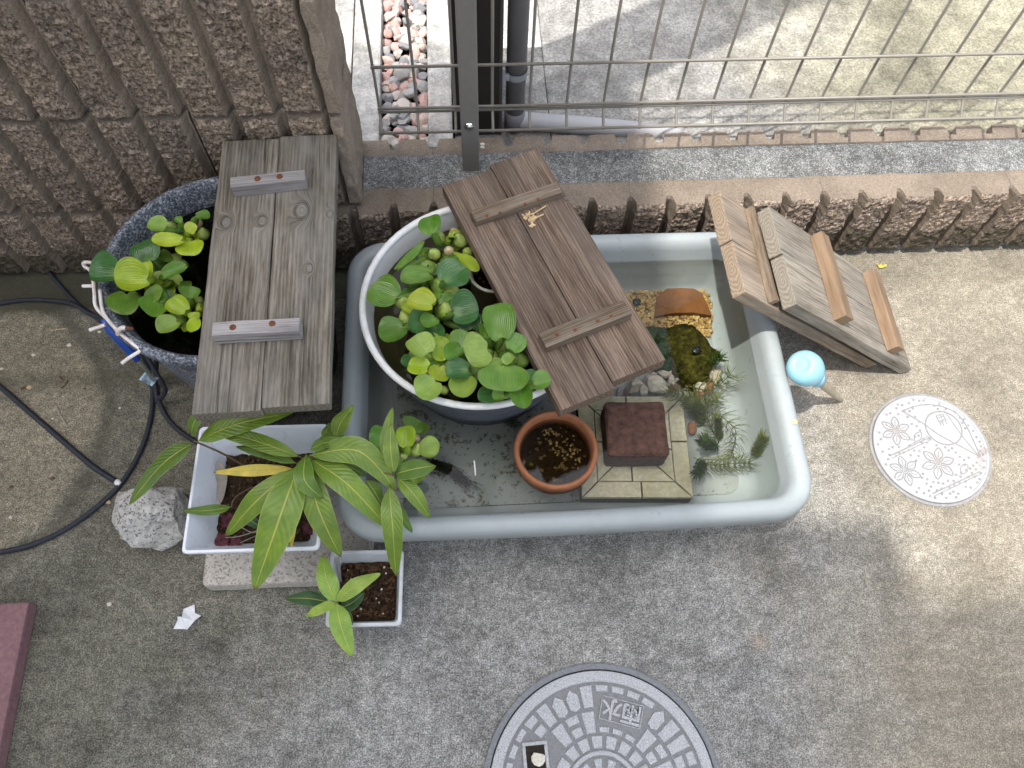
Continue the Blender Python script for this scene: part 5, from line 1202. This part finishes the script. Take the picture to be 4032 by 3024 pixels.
# key hole
hm = Matrix.Translation(hole) @ Matrix.Rotation(R(2), 4, 'Z')
kw, kh = .044, .052
obj('key_hole', xf(joinvf(box(kw-.012, kh-.012, .0015, .0002, 1, (0, 0, .0052))), hm), 'dark_earth', mh)
obj('key_hole_rim', joinvf(*[xf(box(a, b, .0046, .0015, 2, (x, y, .0062)), hm) for a, b, x, y in ((kw, .006, 0, kh/2-.003), (kw, .006, 0, -kh/2+.003), (.006, kh-.012, kw/2-.003, 0), (.006, kh-.012, -kw/2+.003, 0))]), 'cast_iron', mh)
v, f = rock(71, .0125, .0125, .004, 6, 2, .08); tag(obj('quartz_chip', xf((v, f), Matrix.Translation(hole+Vector((.004, -.001, .0085)))), 'pale_chip'), 'whitish stone chip stuck in the key hole of the manhole cover', 'stone chip')

# small patterned cover
sc = Vector((.924, .530, 0)); RS = .1206
smc = thing('inspection_cover', 'small round white cover with embossed flowers right of the tray', 'inspection cover', sc)
obj('outer_frame', ringvf(sc, RS-.003, RS+.0035, 0, .003, 72), 'cover_line', smc)
obj('cover_plate', lathe([(RS-.0035, 0), (RS-.0035, .0045), (RS-.005, .0052), (0, .0053)], (sc.x, sc.y, 0), 72), 'cover_white', smc)
obj('edge_band', ringvf(sc, RS-.0095, RS-.0035, .005, .0068, 72), 'cover_white', smc)
def S2(x, y): p = KS(x, y, .005); return Vector((p.x, p.y, .0056))
def ribbon(pts, r=.0012, closed=False): 
    pts = list(pts)+([pts[0], pts[1]] if closed else []); return tube(pts, r, 6)
def emboss(name, lines, mat='cover_line'): return obj(name, joinvf(*lines), mat, smc)
def circp(c, r, n=40, a0=0, a1=6.2832): return [Vector((c.x+r*math.cos(a0+(a1-a0)*i/n), c.y+r*math.sin(a0+(a1-a0)*i/n), .0056)) for i in range(n+1)]
def flower(c, r, rot):
    L_ = []
    for k in range(6):
        a = rot+k*math.pi/3; u = Vector((math.cos(a), math.sin(a), 0)); s_ = Vector((-u.y, u.x, 0))
        L_.append(ribbon(spline([c+u*r*.25+s_*r*.06, c+u*r*.6+s_*r*.24, c+u*r, c+u*r*.6-s_*r*.24, c+u*r*.25-s_*r*.06], 5)))
        L_.append(ribbon([c+u*r*.35, c+u*r*.8], .0007))
    L_.append(ribbon(circp(c, r*.2, 12), .0009)); L_.append(ribbon(circp(c, r*.09, 8), .0009)); return L_
emboss('flower', flower(S2(580, 630), .0315, .35)); emboss('flower', flower(S2(1005, 955), .0345, .2)); emboss('flower', flower(S2(675, 1030), .031, .6))
ec = S2(1060, 600); emboss('emblem_ring', [ribbon(circp(ec, .0375)), ribbon(circp(ec, .0365), .0007)])
emboss('crescent', [ribbon(spline([S2(640, 430), S2(830, 370), S2(1060, 390), S2(1250, 520), S2(1430, 890)], 6)), ribbon(spline([S2(640, 430), S2(860, 560), S2(1000, 660), S2(1200, 770), S2(1430, 890)], 6)), ribbon([S2(1060, 420), S2(1245, 680)], .0008), ribbon([S2(1245, 680), S2(1400, 870)], .0008)])
emboss('stem_line', [ribbon([S2(520, 880), S2(930, 690)]), ribbon([S2(540, 905), S2(940, 715)], .0008), ribbon([S2(700, 780), S2(900, 680)], .0007)])
emboss('stem_line', [ribbon([S2(950, 1260), S2(1420, 1040)]), ribbon([S2(965, 1285), S2(1430, 1065)], .0008), ribbon([S2(1150, 1200), S2(1400, 1075)], .0007)])
for (x, y) in ((800, 690), (1265, 1015)):
    c = S2(x, y); u = (S2(x+40, y-70)-c).normalized(); s_ = Vector((-u.y, u.x, 0)); q = .014
    emboss('bud', [ribbon(spline([c-u*q, c+s_*q*.5, c+u*q, c-s_*q*.5, c-u*q], 5), .0009)])
def glyph(): # the two marks inside the emblem ring
    b = [[(985, 480), (1050, 460), (1075, 510), (1010, 535), (985, 480)], [(1000, 500), (1060, 480)], [(1020, 545), (1090, 515)], [(1020, 545), (1035, 580)], [(1045, 535), (1060, 575)], [(1075, 525), (1095, 560)], [(1020, 465), (1040, 505)]]
    return [ribbon([S2(*p) for p in l], .0009) for l in b]
emboss('emblem_mark', glyph())
rn = random.Random(8); dots = []
avoid = [(580, 630, 170), (1005, 955, 190), (675, 1030, 165), (1060, 600, 210), (860, 430, 110), (1280, 760, 130)]
for _ in range(900):
    a, r_ = rn.uniform(0, 6.283), RS*.9*math.sqrt(rn.random()); p = Vector((sc.x+r_*math.cos(a), sc.y+r_*math.sin(a), .0056))
    ok = all((p-S2(x, y)).length > d*.3919*1.75/3100*.92 for x, y, d in avoid) and all((p-q).length > .0088 for q in dots)
    if ok: dots.append(p)
dv_ = []
for p in dots: dv_.append(xf(ringvf(Vector((0, 0, 0)), .0011, .0026, -.001, .0008, 6, .0003), Matrix.Translation(p)))
tag(emboss('dot_studs', dv_), kind='stuff')

# ---------------------------------------------------------------- paver, paper, litter
q0 = P(62, 1300, .032); q1 = P(8, 1571, .032); d = (q0-q1); a = math.atan2(d.y, d.x)
v, f = box(.60, .30, .032, .004, 2, (-.30, .15, -.016)); o = link('paver', mesh('paver', v, f), 'paver_red'); o.location = (q0.x, q0.y, .0325); o.rotation_euler = (0, 0, a); tag(o, 'mauve red concrete paver at the lower left edge', 'paver')
def KZ(x, y, z=0): return G(.4365*x, 2300+.4365*y, z)
pp = [[(1655, 225, .004), (1755, 185, .012), (1760, 262, .003)], [(1655, 225, .004), (1760, 262, .003), (1816, 285, .010), (1755, 332, .006)], [(1655, 225, .004), (1755, 332, .006), (1690, 410, .003), (1640, 300, .014)], [(1640, 300, .014), (1690, 410, .003), (1650, 405, .002), (1565, 405, .003), (1605, 325, .008)], [(1605, 325, .008), (1600, 295, .012), (1628, 292, .012), (1640, 300, .014)]]
V, F = [], []
for fc in pp:
    i0 = len(V); V += [KZ(x, y, z) for x, y, z in fc]; F.append(list(range(i0, i0+len(fc))))
n0 = len(V); V += [v_+Vector((0, 0, .0008)) for v_ in V]; F = [list(reversed(f_)) for f_ in F]+[[i+n0 for i in f_] for f_ in F]
tag(obj('paper_scrap', (V, F), 'paper'), 'crumpled torn scrap of white paper on the concrete', 'paper scrap')
lit = [(KH(453, 265), .0058, 'pale_chip', 'rounded pale pebble left of the speckled tub'), (KH(652, 178), .0045, 'pale_chip', 'white chip under the wire rack'), (KH(345, 743), .0028, 'pale_chip', 'tiny white chip beside the diagonal hose'), (KH(783, 675), .0030, 'pale_chip', 'tiny white chip inside the hose loop'), (KH(70, 1388), .0036, 'pale_chip', 'white chip near the left edge below the hoses'), (KH(345, 1135), .0045, 'dead_brown', 'dark crumb below the diagonal hose'), (KH(150, 545), .005, 'dead_brown', 'brown crumb at the left on the round patch'), (KH(195, 542), .006, 'straw', 'tan crumb at the left on the round patch'), (KH(708, 1290), .006, 'straw', 'tan crumb between hose and granite rock'), (KH(808, 1518), .006, 'straw', 'small straw bit left of the granite rock'), (KZ(985, 182), .005, 'pale_chip', 'cream pebble left of the paper scrap'), (KH(12, 420), .004, 'pale_chip', 'white chip at the very left edge'), (KH(555, 548), .0035, 'dead_brown', 'dark crumb on the rim of the round patch'), (KH(222, 328), .005, 'pale_chip', 'pale flat chip left of the tub above the joint'), (KH(75, 1190), .0045, 'dead_brown', 'dark crumb near the left edge under the hose')]
for i, (p, s_, mt, lb_) in enumerate(lit):
    v, f = rock(300+i, s_, s_*.8, s_*.5, 6, 2, .06); tag(obj('litter', xf((v, f), Matrix.Translation(p+Vector((0, 0, s_*.3)))), mt), lb_, 'litter')
for i, (a, b, c_, mt, lb_) in enumerate((((335, 168), (380, 162), (430, 155), 'straw', 'straw coloured dry stalk left of the speckled tub'), ((385, 465), (398, 480), (412, 493), 'dead_brown', 'short dark twig on the round patch'), ((440, 490), (430, 520), (398, 543), 'dead_brown', 'curved dark twig on the round patch'), ((365, 655), (395, 720), (432, 782), 'dead_leaf', 'long pale scratch like stalk on the round patch'))):
    tag(obj('dry_stalk', tube(spline([KH(*a, .002), KH(*b, .003), KH(*c_, .002)], 4), .0013, 5), mt), lb_, 'stalk')
yl = KB(1195, 570, .002); lf = lleaf(thing('fallen_leaf', 'tiny yellow fallen leaf on the sunlit concrete near the low wall', 'leaf', yl), [KB(1165, 560, .003), KB(1195, 575, .006), KB(1232, 572, .003)], .011, 'Y', 7)
